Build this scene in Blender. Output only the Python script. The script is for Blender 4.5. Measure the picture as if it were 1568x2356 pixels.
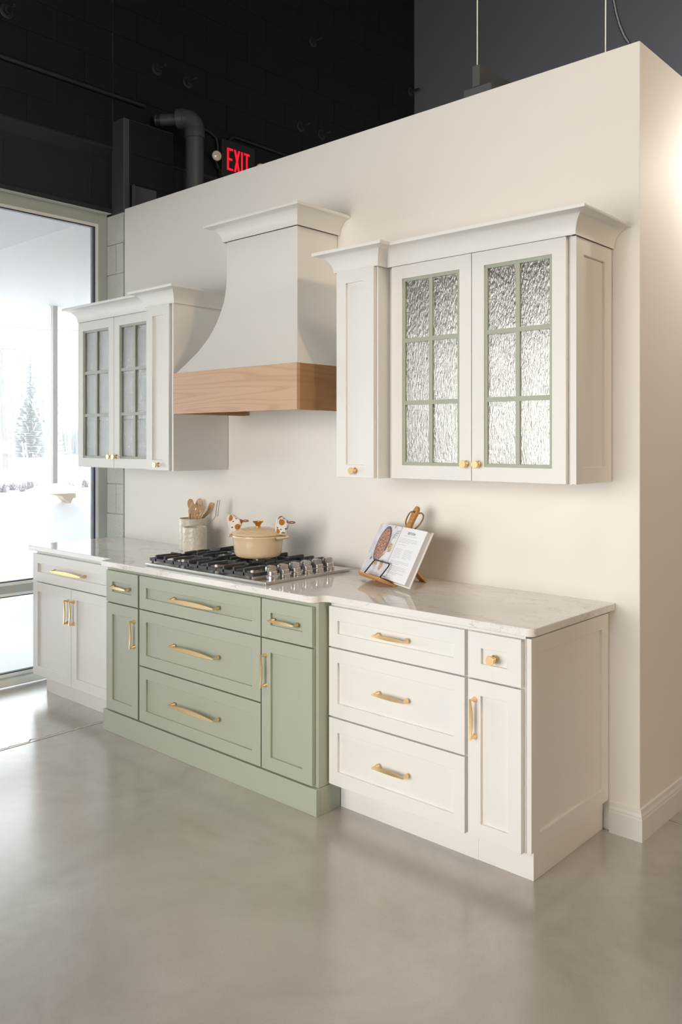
import bpy, bmesh, math, random
from mathutils import Vector, Matrix
for o in list(bpy.data.objects):
    bpy.data.objects.remove(o)
S = bpy.context.scene
C = S.collection
PI = math.pi
R = random.Random(7)

# ------------------------------------------------------------------ camera
YAW = 0.73839
cam_d = bpy.data.cameras.new('camera')
cam = bpy.data.objects.new('camera', cam_d)
C.objects.link(cam)
cam.location = (0, -3.1649, 1.5262)
cam.rotation_euler = (PI / 2, 0, YAW)
cam_d.sensor_fit = 'VERTICAL'
cam_d.sensor_height = 36
cam_d.sensor_width = 36
cam_d.lens = 1943.51 / 2356 * 36
cam_d.shift_y = -(1178 - 1017.23) / 2356
cam_d.clip_start = 0.05
cam_d.clip_end = 600
S.camera = cam

# ------------------------------------------------------------------ light and exposure
w = bpy.data.worlds.new('overcast')
S.world = w
w.use_nodes = True
bgn = w.node_tree.nodes['Background']
bgn.inputs[0].default_value = (0.92, 0.97, 1.0, 1)
bgn.inputs[1].default_value = 6.2
S.view_settings.view_transform = 'Standard'
S.view_settings.look = 'None'
S.view_settings.gamma = 1
S.view_settings.use_curve_mapping = False
S.view_settings.exposure = 0.0
S.cycles.use_denoising = True
S.cycles.max_bounces = 10
S.cycles.diffuse_bounces = 5
S.cycles.glossy_bounces = 5
S.cycles.transparent_max_bounces = 12
S.cycles.sample_clamp_indirect = 8


def area(name, loc, target, size, power, col, shape='DISK', size_y=None, spread=PI):
    d = bpy.data.lights.new(name, 'AREA')
    d.shape = shape
    d.size = size
    if size_y:
        d.size_y = size_y
    d.energy = power
    d.color = col
    d.spread = spread
    o = bpy.data.objects.new(name, d)
    C.objects.link(o)
    o.location = loc
    o.rotation_euler = (Vector(target) - Vector(loc)).to_track_quat('-Z', 'Y').to_euler()
    return o


WARM = (1.0, 0.83, 0.64)
NEUT = (1.0, 0.93, 0.84)
# large soft fill light added well behind the camera, and a warm ceiling lamp
area('front_fill', (-2.35, -5.4, 1.6), (-1.85, 0, 0.7), 3.0, 56, (1.0, 0.96, 0.92), 'RECTANGLE', 2.3, 1.6)
area('ceiling_and_fill_lamp', (-1.0, -1.6, 4.6), (-2.4, 0, 1.3), 0.9, 18, (1.0, 0.94, 0.85))
# lamp that washes the return of the partition, and a lamp of the room behind it
area('ceiling_and_fill_lamp', (3.6, -1.2, 3.6), (-1.4, -0.3, 1.0), 0.8, 92, (1.0, 0.76, 0.51))  # warm fill added on the right to brighten the right-facing sides
area('wash_lamp', (-0.88, 0.78, 2.80), (-1.33, 0.66, 2.45), 0.12, 5.5, (1.0, 0.93, 0.86))
area('rear_lamp', (-0.9, 2.3, 2.7), (-1.2, 3.43, 3.3), 0.9, 40, (0.86, 0.93, 1.0))
# daylight enters through the storefront on the left
d = bpy.data.lights.new('window_portal', 'AREA')
d.shape = 'RECTANGLE'
d.size, d.size_y = 7.1, 3.0
d.cycles.is_portal = True
o = bpy.data.objects.new('window_portal', d)
C.objects.link(o)
o.location, o.rotation_euler = (-5.2, -3.6, 1.55), (PI / 2, 0, -PI / 2)


# ------------------------------------------------------------------ materials
def mat(name, col, rough=0.5, metal=0.0, spec=0.5):
    m = bpy.data.materials.new(name)
    m.use_nodes = True
    p = m.node_tree.nodes['Principled BSDF']
    p.inputs['Base Color'].default_value = (*col, 1)
    p.inputs['Roughness'].default_value = rough
    p.inputs['Metallic'].default_value = metal
    p.inputs['Specular IOR Level'].default_value = spec
    return m


class NT:
    def __init__(s, m):
        s.t = m.node_tree
        s.p = s.t.nodes.get('Principled BSDF')

    def n(s, kind, **k):
        nd = s.t.nodes.new(kind)
        for a, b in k.items():
            if a.startswith('i_'):
                nd.inputs[a[2:].replace('_', ' ')].default_value = b
            else:
                setattr(nd, a, b)
        return nd

    def l(s, a, b):
        s.t.links.new(a, b)

    def pos(s, scale=(1, 1, 1)):
        g = s.n('ShaderNodeNewGeometry')
        v = s.n('ShaderNodeVectorMath', operation='MULTIPLY')
        s.l(g.outputs['Position'], v.inputs[0])
        v.inputs[1].default_value = scale
        return v.outputs[0]

    def noise(s, vec, scale, detail=4, rough=0.55, dist=0):
        nd = s.n('ShaderNodeTexNoise')
        nd.inputs['Scale'].default_value = scale
        nd.inputs['Detail'].default_value = detail
        nd.inputs['Roughness'].default_value = rough
        nd.inputs['Distortion'].default_value = dist
        s.l(vec, nd.inputs['Vector'])
        return nd.outputs['Fac']

    def ramp(s, fac, stops, interp='LINEAR'):
        r = s.n('ShaderNodeValToRGB')
        r.color_ramp.interpolation = interp
        e = r.color_ramp.elements
        while len(e) < len(stops):
            e.new(0.5)
        for x, (p, c) in zip(e, stops):
            x.position = p
            x.color = (*c, 1) if len(c) == 3 else c
        s.l(fac, r.inputs[0])
        return r.outputs[0]

    def math(s, op, a, b=None):
        m = s.n('ShaderNodeMath', operation=op)
        for i, x in enumerate((a, b)):
            if x is None:
                continue
            if isinstance(x, (int, float)):
                m.inputs[i].default_value = x
            else:
                s.l(x, m.inputs[i])
        return m.outputs[0]

    def mix(s, fac, a, b, blend='MIX'):
        m = s.n('ShaderNodeMix', data_type='RGBA', blend_type=blend)
        for sock, x in ((m.inputs[0], fac), (m.inputs[6], a), (m.inputs[7], b)):
            if isinstance(x, (int, float)):
                sock.default_value = x
            elif isinstance(x, tuple):
                sock.default_value = (*x, 1)
            else:
                s.l(x, sock)
        return m.outputs[2]

    def bump(s, h, strength=0.3, dist=0.002):
        b = s.n('ShaderNodeBump')
        b.inputs['Strength'].default_value = strength
        b.inputs['Distance'].default_value = dist
        s.l(h, b.inputs['Height'])
        s.l(b.outputs[0], s.p.inputs['Normal'])
        return b

    def col(s, c):
        s.l(c, s.p.inputs['Base Color'])

    def rough(s, c):
        s.l(c, s.p.inputs['Roughness'])


def painted(name, col, rough, bumpstr=0.08, sc=220):
    m = mat(name, col, rough)
    t = NT(m)
    v = t.pos()
    t.bump(t.noise(v, sc, 2), bumpstr, 0.0008)
    return m


M = {}
M['white'] = painted('cabinet_white_paint', (0.80, 0.79, 0.757), 0.38, 0.05)
M['sage'] = painted('cabinet_sage_paint', (0.40, 0.43, 0.345), 0.40, 0.05)
M['wall'] = painted('warm_white_wall_paint', (0.85, 0.82, 0.765), 0.6, 0.1, 160)
M['trim'] = painted('trim_white_paint', (0.80, 0.78, 0.76), 0.4)
M['hood'] = painted('hood_white_paint', (0.78, 0.765, 0.725), 0.42, 0.06)
M['black'] = painted('black_wall_paint', (0.0088, 0.0095, 0.0118), 0.6, 0.4, 140)
M['black'].node_tree.nodes['Principled BSDF'].inputs['Specular IOR Level'].default_value = 0.4
M['blackgap'] = mat('black_mortar', (0.03, 0.031, 0.034), 0.8)
M['blacksmooth'] = painted('black_smooth_paint', (0.20, 0.212, 0.245), 0.55, 0.1)
M['rearwall'] = M['blacksmooth']
M['blacksmooth'] = painted('black_beam_paint', (0.018, 0.0195, 0.0235), 0.55, 0.1)
M['ceil'] = mat('black_ceiling', (0.012, 0.012, 0.013), 0.8)
M['pipe'] = painted('grey_pipe_paint', (0.085, 0.086, 0.092), 0.45, 0.2, 300)
M['steelblack'] = painted('black_steel_paint', (0.03, 0.03, 0.032), 0.45, 0.25, 90)
M['greybeam'] = painted('grey_beam_paint', (0.085, 0.09, 0.095), 0.6, 0.4, 120)
M['cable'] = mat('armoured_cable', (0.07, 0.075, 0.085), 0.35, 0.5)
M['rod'] = mat('bare_steel_rod', (0.88, 0.88, 0.80), 0.4, 0.0)
M['alu'] = mat('window_frame_paint', (0.46, 0.49, 0.455), 0.45)
M['alulight'] = mat('window_lip', (0.9, 0.9, 0.88), 0.4)
M['gasket'] = mat('window_gasket', (0.02, 0.02, 0.03), 0.5)
M['film'] = mat('blue_protective_film', (0.035, 0.03, 0.16), 0.35)
M['brass'] = mat('brushed_brass', (0.92, 0.66, 0.36), 0.36, 1.0)
M['steel'] = mat('brushed_steel', (0.62, 0.60, 0.57), 0.28, 1.0)
M['chrome'] = mat('polished_steel', (0.7, 0.7, 0.7), 0.1, 1.0)
M['iron'] = mat('cast_iron', (0.052, 0.055, 0.062), 0.45)
M['enamel'] = mat('cream_enamel', (0.74, 0.575, 0.37), 0.16)
M['goldknob'] = mat('gold_knob', (0.70, 0.40, 0.09), 0.22, 1.0)
M['wire'] = mat('black_wire', (0.015, 0.015, 0.018), 0.4)
M['page'] = mat('book_page', (0.86, 0.86, 0.88), 0.5)
M['pageedge'] = mat('book_page_edges', (0.55, 0.54, 0.55), 0.7)
M['ink'] = mat('book_ink', (0.46, 0.46, 0.48), 0.7)
M['inkdark'] = mat('book_ink_dark', (0.05, 0.05, 0.05), 0.7)
M['cover'] = mat('book_cover', (0.80, 0.76, 0.70), 0.5)
M['photo_bg'] = mat('photo_print_background', (0.62, 0.62, 0.70), 0.5)
M['photo_pan'] = mat('photo_print_pan', (0.13, 0.11, 0.12), 0.5)
M['snow'] = mat('snow', (0.9, 0.92, 0.95), 0.9)
M['red'] = mat('exit_red', (0.6, 0.0, 0.01), 0.4)
M['red'].node_tree.nodes['Principled BSDF'].inputs['Emission Color'].default_value = (1.0, 0.008, 0.025, 1)
M['red'].node_tree.nodes['Principled BSDF'].inputs['Emission Strength'].default_value = 1.3
M['lens'] = mat('lamp_lens', (0.92, 0.9, 0.84), 0.15)
M['interior'] = mat('cabinet_interior', (0.52, 0.50, 0.47), 0.5)
M['rope'] = mat('jute_rope', (0.30, 0.19, 0.09), 0.9)
M['bark'] = mat('hazy_snowy_bark', (0.33, 0.34, 0.37), 0.9)  # grey of snow with distance haze put into the colour
M['spruce'] = mat('hazy_snow_spruce', (0.74, 0.75, 0.77), 0.9)  # foliage colour paled for both snow dusting and haze
M['grass'] = mat('dead_shrub_twigs', (0.16, 0.15, 0.16), 0.9)
M['galv'] = mat('weathered_column', (0.36, 0.34, 0.32), 0.8)
M['pole'] = mat('utility_pole_wood', (0.20, 0.185, 0.17), 0.9)
M['soffit'] = mat('canopy_soffit_panel', (0.325, 0.307, 0.30), 0.7)
M['stone'] = mat('pedestal_stone', (0.55, 0.46, 0.36), 0.9)
M['yellow'] = mat('marker_stake_yellow', (0.75, 0.62, 0.4), 0.7)
M['stove_dark'] = mat('burner_cap_enamel', (0.05, 0.053, 0.06), 0.35)
M['burner'] = mat('burner_alloy', (0.5, 0.45, 0.38), 0.35, 0.8)
M['void'] = mat('dark_gap', (0.01, 0.01, 0.01), 0.9)

# block pier, white paint over coarse block
m = mat('white_painted_block', (0.66, 0.675, 0.62), 0.75)
t = NT(m)
v = t.pos()
nz = t.noise(v, 130, 5, 0.7)
t.col(t.mix(t.ramp(nz, [(0.36, (1, 1, 1)), (0.46, (0, 0, 0))]), (0.80, 0.815, 0.76), (0.60, 0.62, 0.575)))
t.bump(nz, 0.9, 0.004)
M['block'] = m

# polished concrete
m = mat('polished_concrete', (0.36, 0.34, 0.31), 0.3)
t = NT(m)
v = t.pos()
n1 = t.noise(v, 1.7, 6, 0.62, 0.6)
n2 = t.noise(v, 9, 3, 0.5)
n3 = t.noise(v, 200, 4, 0.8)
c = t.mix(t.ramp(n1, [(0.32, (0, 0, 0)), (0.68, (1, 1, 1))]), (0.335, 0.305, 0.265), (0.475, 0.445, 0.405))
c = t.mix(t.ramp(n2, [(0.2, (0, 0, 0)), (0.8, (0.35, 0.35, 0.35))]), c, (0.47, 0.445, 0.40))
c = t.mix(t.ramp(n3, [(0.57, (0, 0, 0)), (0.72, (0.6, 0.6, 0.6))]), c, (0.20, 0.18, 0.155))
c = t.mix(t.ramp(n3, [(0.30, (0.3, 0.3, 0.3)), (0.40, (0, 0, 0))]), c, (0.5, 0.48, 0.44))
t.col(c)
t.p.inputs['Roughness'].default_value = 0.22
t.p.inputs['Specular IOR Level'].default_value = 0.8
t.p.inputs['Coat Weight'].default_value = 0.8
t.p.inputs['Coat Roughness'].default_value = 0.2
t.p.inputs['Coat IOR'].default_value = 1.75
t.bump(n3, 0.05, 0.001)
M['concrete'] = m

# worn mortar beside the floor joint
m = mat('joint_filler', (0.62, 0.58, 0.52), 0.8)
t = NT(m)
t.bump(t.noise(t.pos(), 120, 4), 0.6, 0.004)
M['filler'] = m

# quartz
m = mat('white_veined_quartz', (0.82, 0.80, 0.77), 0.07)
t = NT(m)
v = t.pos((0.8, 2.2, 2.2))
vd = t.pos((1.0, 1.0, 1.0))
a = t.noise(v, 1.25, 7, 0.62, 0.9)
ridge = t.math('ABSOLUTE', t.math('SUBTRACT', a, 0.5))
vein = t.ramp(ridge, [(0.0, (1, 1, 1)), (0.009, (0, 0, 0))])
b = t.noise(v, 2.4, 8, 0.7, 1.5)
ridge2 = t.math('ABSOLUTE', t.math('SUBTRACT', b, 0.48))
vein2 = t.ramp(ridge2, [(0.0, (1, 1, 1)), (0.007, (0, 0, 0))])
gate = t.ramp(t.noise(vd, 2.1, 3), [(0.46, (0, 0, 0)), (0.60, (1, 1, 1))])
f = t.math('MAXIMUM', t.math('MULTIPLY', vein, 0.55), t.math('MULTIPLY', vein2, gate))
f = t.math('MULTIPLY', f, 0.8)
cl = t.ramp(t.noise(vd, 3, 5), [(0.3, (0.79, 0.765, 0.73)), (0.7, (0.84, 0.825, 0.80))])
t.col(t.mix(f, cl, (0.33, 0.31, 0.27)))
M['quartz'] = m


def wood(name, c1, c2, c3, scale=(3, 3, 60), rough=0.45, ring=19):
    m = mat(name, c1, rough)
    t = NT(m)
    g = t.n('ShaderNodeNewGeometry')
    sx = t.n('ShaderNodeSeparateXYZ')
    t.l(g.outputs['Position'], sx.inputs[0])
    cx = t.n('ShaderNodeCombineXYZ')
    t.l(t.math('ADD', sx.outputs[0], sx.outputs[1]), cx.inputs[0])
    t.l(t.math('MULTIPLY', sx.outputs[1], 0.05), cx.inputs[1])
    t.l(sx.outputs[2], cx.inputs[2])
    mp = t.n('ShaderNodeVectorMath', operation='MULTIPLY')
    t.l(cx.outputs[0], mp.inputs[0])
    mp.inputs[1].default_value = scale
    fine = t.noise(mp.outputs[0], 5, 5, 0.65)
    mp2 = t.n('ShaderNodeVectorMath', operation='MULTIPLY')
    t.l(cx.outputs[0], mp2.inputs[0])
    mp2.inputs[1].default_value = (0.42, 0.42, 6.0)
    big = t.noise(mp2.outputs[0], 1.0, 2, 0.4, 0.25)
    rings = t.math('FRACT', t.math('MULTIPLY', big, ring))
    rl = t.ramp(rings, [(0.0, (0.42, 0.42, 0.42)), (0.22, (0.08, 0.08, 0.08)), (0.7, (0, 0, 0)), (1.0, (0.42, 0.42, 0.42))])
    c = t.mix(fine, c1, c2)
    c = t.mix(rl, c, c3)
    t.col(c)
    t.bump(fine, 0.08, 0.001)
    return m


M['oak'] = wood('pale_oak', (0.62, 0.41, 0.265), (0.52, 0.325, 0.195), (0.37, 0.215, 0.12))
M['oakdark'] = wood('oak_end_board', (0.46, 0.255, 0.115), (0.36, 0.185, 0.075), (0.28, 0.135, 0.05))
M['acacia'] = wood('honey_wood', (0.60, 0.31, 0.10), (0.50, 0.235, 0.065), (0.30, 0.13, 0.035), (14, 14, 40), 0.4, 14)
M['spoonwood'] = wood('beech_utensil', (0.62, 0.38, 0.19), (0.52, 0.29, 0.125), (0.40, 0.21, 0.08), (30, 30, 20), 0.5, 5)
M['palewood'] = wood('pale_beech_utensil', (0.72, 0.49, 0.28), (0.64, 0.41, 0.21), (0.5, 0.3, 0.14), (30, 30, 20), 0.5, 5)

# hammered stoneware crock
m = mat('hammered_stoneware', (0.70, 0.64, 0.55), 0.3)
t = NT(m)
v = t.pos()
vo = t.n('ShaderNodeTexVoronoi')
vo.inputs['Scale'].default_value = 58
vo.feature = 'SMOOTH_F1'
vo.inputs['Smoothness'].default_value = 0.7
t.l(v, vo.inputs['Vector'])
t.bump(vo.outputs['Distance'], 0.5, 0.005)
t.col(t.mix(t.ramp(t.noise(v, 90, 4), [(0.4, (0, 0, 0)), (0.7, (1, 1, 1))]), (0.72, 0.665, 0.575), (0.60, 0.53, 0.43)))
M['crock'] = m

# spotted cloth
m = mat('spotted_cotton', (0.8, 0.76, 0.72), 0.9)
t = NT(m)
v = t.pos()
vo = t.n('ShaderNodeTexVoronoi')
vo.inputs['Scale'].default_value = 27
vo.inputs['Randomness'].default_value = 0.9
t.l(v, vo.inputs['Vector'])
sp = t.ramp(vo.outputs['Distance'], [(0.40, (1, 1, 1)), (0.43, (0, 0, 0))])
vo2 = t.n('ShaderNodeTexVoronoi')
vo2.inputs['Scale'].default_value = 46
t.l(t.pos((1, 1, 1.3)), vo2.inputs['Vector'])
sp2 = t.ramp(vo2.outputs['Distance'], [(0.20, (1, 1, 1)), (0.23, (0, 0, 0))])
c = t.mix(sp2, (0.80, 0.75, 0.71), (0.03, 0.03, 0.07))
t.col(t.mix(sp, c, (0.42, 0.17, 0.035)))
M['cloth'] = m
M['clothplain'] = mat('cream_cotton', (0.80, 0.74, 0.69), 0.9)
M['leather'] = mat('leather_loop', (0.28, 0.11, 0.045), 0.7)


# glass
def glass(name, refl, tint=(1, 1, 1), rough=0.0):
    m = bpy.data.materials.new(name)
    m.use_nodes = True
    nt = m.node_tree
    nt.nodes.clear()
    out = nt.nodes.new('ShaderNodeOutputMaterial')
    tr = nt.nodes.new('ShaderNodeBsdfTransparent')
    tr.inputs[0].default_value = (*tint, 1)
    gl = nt.nodes.new('ShaderNodeBsdfGlossy')
    gl.inputs['Roughness'].default_value = rough
    mx = nt.nodes.new('ShaderNodeMixShader')
    if refl is None:
        fr = nt.nodes.new('ShaderNodeFresnel')
        nt.links.new(fr.outputs[0], mx.inputs[0])
    else:
        mx.inputs[0].default_value = refl
    nt.links.new(tr.outputs[0], mx.inputs[1])
    nt.links.new(gl.outputs[0], mx.inputs[2])
    nt.links.new(mx.outputs[0], out.inputs[0])
    return m, nt, gl


M['glass'], _, _ = glass('window_glass', None, (0.97, 0.985, 0.98))
M['rain'], nt, gl = glass('rain_textured_glass', 0.21, (0.92, 0.92, 0.90), 0.17)
g = nt.nodes.new('ShaderNodeNewGeometry')
vm = nt.nodes.new('ShaderNodeVectorMath')
vm.operation = 'MULTIPLY'
vm.inputs[1].default_value = (1.0, 1.0, 0.28)
nt.links.new(g.outputs['Position'], vm.inputs[0])
nz = nt.nodes.new('ShaderNodeTexNoise')
nz.inputs['Scale'].default_value = 170
nz.inputs['Detail'].default_value = 3
nz.inputs['Distortion'].default_value = 0.6
nt.links.new(vm.outputs[0], nz.inputs['Vector'])
bp_ = nt.nodes.new('ShaderNodeBump')
bp_.inputs['Strength'].default_value = 0.8
bp_.inputs['Distance'].default_value = 0.0044
nt.links.new(nz.outputs['Fac'], bp_.inputs['Height'])
nt.links.new(bp_.outputs[0], gl.inputs['Normal'])
gl.inputs[0].default_value = (0.95, 0.94, 0.92, 1)


# ------------------------------------------------------------------ mesh helpers
class MB:
    def __init__(s):
        s.v = []
        s.f = []
        s.mi = []
        s.m = 0

    def add(s, vs, fs):
        o = len(s.v)
        s.v += [tuple(q) for q in vs]
        s.f += [tuple(i + o for i in f) for f in fs]
        s.mi += [s.m] * len(fs)
        return s

    def box(s, x0, x1, y0, y1, z0, z1):
        if x0 > x1: x0, x1 = x1, x0
        if y0 > y1: y0, y1 = y1, y0
        if z0 > z1: z0, z1 = z1, z0
        return s.add([(x0, y0, z0), (x1, y0, z0), (x1, y1, z0), (x0, y1, z0), (x0, y0, z1), (x1, y0, z1), (x1, y1, z1), (x0, y1, z1)],
                     [(0, 3, 2, 1), (4, 5, 6, 7), (0, 1, 5, 4), (1, 2, 6, 5), (2, 3, 7, 6), (3, 0, 4, 7)])

    def prism(s, poly, fn, d0, d1):
        """poly: 2-D outline, fn(a, b, d) -> point; extruded from d0 to d1"""
        n = len(poly)
        vs = [fn(a, b, d0) for a, b in poly] + [fn(a, b, d1) for a, b in poly]
        fs = [tuple(range(n))[::-1], tuple(range(n, 2 * n))]
        fs += [(i, (i + 1) % n, n + (i + 1) % n, n + i) for i in range(n)]
        return s.add(vs, fs)

    def rings(s, rings, cap0=True, cap1=True, closed=True):
        n = len(rings[0])
        vs = [p for r in rings for p in r]
        fs = []
        for k in range(len(rings) - 1):
            for i in range(n if closed else n - 1):
                j = (i + 1) % n
                fs.append((k * n + i, k * n + j, (k + 1) * n + j, (k + 1) * n + i))
        if cap0: fs.append(tuple(range(n))[::-1])
        if cap1: fs.append(tuple(range((len(rings) - 1) * n, len(rings) * n)))
        return s.add(vs, fs)

    def lathe(s, prof, c, n=32, axis=(0, 0, 1), cap0=True, cap1=True):
        az = Vector(axis).normalized()
        ax = az.orthogonal().normalized()
        ay = az.cross(ax)
        c = Vector(c)
        return s.rings([[c + az * h + (ax * math.cos(2 * PI * i / n) + ay * math.sin(2 * PI * i / n)) * r for i in range(n)] for r, h in prof], cap0, cap1)

    def tube(s, pts, r, n=8, cap=True):
        pts = [Vector(p) for p in pts]
        rs = r if isinstance(r, (list, tuple)) else [r] * len(pts)
        rg = []
        ref = None
        for i, p in enumerate(pts):
            d = (pts[min(i + 1, len(pts) - 1)] - pts[max(i - 1, 0)]).normalized()
            if ref is None:
                ref = d.orthogonal().normalized()
            ref = (ref - d * ref.dot(d))
            ref = ref.normalized() if ref.length > 1e-6 else d.orthogonal().normalized()
            b = d.cross(ref)
            rg.append([p + (ref * math.cos(2 * PI * k / n) + b * math.sin(2 * PI * k / n)) * rs[i] for k in range(n)])
        return s.rings(rg, cap, cap)

    def sweep(s, prof, path, outs):
        """prof: (out, z) list; path: list of (x, y) corners; outs: list of mitre vectors (x, y) for unit out"""
        n = len(prof)
        rg = [[(p[0] + o[0] * a, p[1] + o[1] * a, b) for a, b in prof] for p, o in zip(path, outs)]
        return s.rings(rg, True, True)


LOC = {}


def thing(name, label, cat, loc=(0, 0, 0), group=None):
    o = bpy.data.objects.new(name, None)
    C.objects.link(o)
    o.location = loc
    o.empty_display_size = 0.05
    LOC[o] = Vector(loc)
    o['label'] = label
    o['category'] = cat
    if group: o['group'] = group
    return o


def obj(name, mb, m, parent=None, bevel=0, smooth=False, label=None, cat=None, group=None, kind=None, seg=2):
    me = bpy.data.meshes.new(name)
    me.from_pydata(mb.v, [], mb.f)
    ms = m if isinstance(m, (list, tuple)) else [m]
    for x in ms:
        me.materials.append(M[x] if isinstance(x, str) else x)
    bm = bmesh.new()
    bm.from_mesh(me)
    bm.faces.ensure_lookup_table()
    for f, i in zip(bm.faces, mb.mi):
        f.material_index = i
    bmesh.ops.recalc_face_normals(bm, faces=bm.faces[:])
    bm.to_mesh(me)
    bm.free()
    o = bpy.data.objects.new(name, me)
    C.objects.link(o)
    if smooth:
        me.polygons.foreach_set('use_smooth', [True] * len(me.polygons))
        me.set_sharp_from_angle(angle=math.radians(38))
    if bevel:
        b = o.modifiers.new('bevel', 'BEVEL')
        b.width = bevel
        b.segments = seg
        b.limit_method = 'ANGLE'
        b.angle_limit = math.radians(35)
    if parent is not None:
        o.parent = parent
        o.matrix_parent_inverse = Matrix.Translation(-LOC[parent])
    LOC[o] = Vector((0, 0, 0)) if parent is None or True else LOC[parent]
    for k, x in (('label', label), ('category', cat), ('group', group), ('kind', kind)):
        if x: o[k] = x
    return o


def struct(name, mb, m, parent=None, bevel=0, label=None):
    return obj(name, mb, m, parent, bevel, kind='structure' if parent is None else None, label=label)


# mapping functions for flat fronts: (u, z, depth) with depth going inwards
def front_y(yf):
    return lambda u, z, d: (u, yf + d, z)


def side_x(xf):
    return lambda u, z, d: (xf - d, u, z)


def rect_loops(mb, fn, u0, u1, z0, z1, seq, cap0, cap1):
    """nested rectangles: seq of (inset u, inset z, depth); joined in order"""
    rg = [[fn(u0 + a, z0 + c, d), fn(u1 - a, z0 + c, d), fn(u1 - a, z1 - c, d), fn(u0 + a, z1 - c, d)] for a, c, d in seq]
    return mb.rings(rg, cap0, cap1)


def shaker(mb, fn, u0, u1, z0, z1, rail, th=0.02, rec=0.009, railz=None, b=0.0013):
    rz = rail if railz is None else railz
    return rect_loops(mb, fn, u0, u1, z0, z1, [(0, 0, th), (0, 0, b), (b * .3, b * .3, b * .3), (b, b, 0), (rail - b, rz - b, 0), (rail, rz, b * .6), (rail, rz, rec)], True, True)


def ring_frame(mb, fn, u0, u1, z0, z1, rail, th, b=0.0008):
    seq = [(0, 0, th), (0, 0, b), (b, b, 0), (rail - b, rail - b, 0), (rail, rail, b), (rail, rail, th), (0, 0, th)]
    return rect_loops(mb, fn, u0, u1, z0, z1, seq, False, False)


# ------------------------------------------------------------------ structure
ZW = 3.066          # top of the partition
XR = -1.333         # its right end
XP = -4.812         # its left end
XB = -5.03          # inner face of the black block wall above the window
YP = 0.045          # front face of the white block pier

fl = MB()
fl.box(-5.02, -4.058, -7, 3.43, -0.2, 0.0)
fl.box(-4.050, 4.5, -7, 0.246, -0.2, 0.0)
fl.box(-4.050, 4.5, 0.252, 3.43, -0.2, 0.0)
fl.box(-5.3, 4.5, -7, 3.43, -0.3, -0.012)
struct('floor', fl, 'concrete', bevel=0.0015)
# worn filler along the joint
jf = MB()
R.seed(3)
pa = []
pb = []
yy = -6.9
while yy < 0:
    pa.append((-4.058 - R.uniform(0.010, 0.024) * (1 if R.random() < 0.7 else 1.8), yy))
    pb.append((-4.0535 + R.uniform(-0.001, 0.001), yy))
    yy += R.uniform(0.012, 0.03)
n = len(pa)
jf.add([(x, y, 0.0015) for x, y in pa] + [(x, y, -0.004) for x, y in pb], [(i, i + 1, n + i + 1, n + i) for i in range(n - 1)])
obj('joint_filler', jf, 'filler', parent=bpy.data.objects['floor'])

ceil = MB().box(-5.3, 4.7, -7.2, 3.6, 6.6, 6.8)
struct('ceiling', ceil, 'ceil')

# kitchen partition
pw = MB().box(XP, XR, 0, 0.44, 0, ZW)
struct('wall_back', pw, 'wall', bevel=0.003)
bb = MB()
BP = [(0, 0), (0.016, 0), (0.016, 0.082), (0.0135, 0.088), (0.0135, 0.094), (0.009, 0.104), (0.007, 0.118), (0, 0.120)]
bb.sweep(BP, [(-1.45, 0), (XR, 0), (XR, 0.44)], [(0, -1), (1, -1), (1, 0)])
struct('baseboard_back', bb, 'trim')
# rear wall of the room and the far walls
struct('wall_rear', MB().box(-5.3, 4.7, 3.43, 3.63, 0, 6.6), 'rearwall')
struct('wall_right', MB().box(4.5, 4.7, -7.2, 3.43, 0, 6.6), 'wall')
struct('wall_front', MB().box(-5.3, 4.5, -7.2, -7.0, 0, 6.6), 'wall')

# left wall: mortar core plus single blocks
core = MB()
core.box(-5.3, XB - 0.005, -7, 3.43, 3.53, 6.6)
core.box(-5.3, XB - 0.005, 0.30, 3.43, 0, 3.53)
wl = struct('wall_left', core, 'blackgap')
bs = {}
ZC = 3.913


def block_mesh(key, ly, lz):
    if key not in bs:
        mb = MB().box(0, 0.02, 0, ly, 0, lz)
        me = bpy.data.meshes.new('concrete_block')
        me.from_pydata(mb.v, [], mb.f)
        me.materials.append(M['black'])
        bs[key] = me
    return bs[key]


def put_block(y0, y1, z0, z1):
    g = 0.0022
    ly, lz = round(y1 - y0 - g, 3), round(z1 - z0 - g, 3)
    o = bpy.data.objects.new('concrete_block', block_mesh((ly, lz), ly, lz))
    C.objects.link(o)
    o.parent = wl
    o.location = (XB - 0.02 + R.uniform(-0.0007, 0.0012), y0 + g / 2, z0 + g / 2)


for k in range(-2, 12):
    z0 = ZC + 0.2032 * k
    z1 = z0 + 0.2032
    if k == -2: z0 = 3.545
    off = -0.363 if k % 2 else -0.57
    if z0 > 6.2: break
    j = -4
    while True:
        y0 = off + 0.4064 * j
        y1 = y0 + 0.4064
        j += 1
        if y0 > 3.41: break
        y1 = min(y1, 3.425)
        if y0 < 0.055 < y1:
            if 0.055 - y0 > 0.03: put_block(y0, 0.051, z0, z1)
            if y1 - 0.059 > 0.03: put_block(0.059, y1, z0, z1)
        elif y1 - y0 > 0.03:
            put_block(y0, y1, z0, z1)
# lower blocks that show behind the partition
for k in range(-3, 0):
    z0, z1 = 3.535 - 0.2032 * (-k), 3.535 - 0.2032 * (-k - 1)
    for j in range(0, 7):
        y0 = 0.47 + 0.4064 * j + (0.2 if k % 2 else 0)
        put_block(y0, min(y0 + 0.4064, 3.425), z0, z1)

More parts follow.
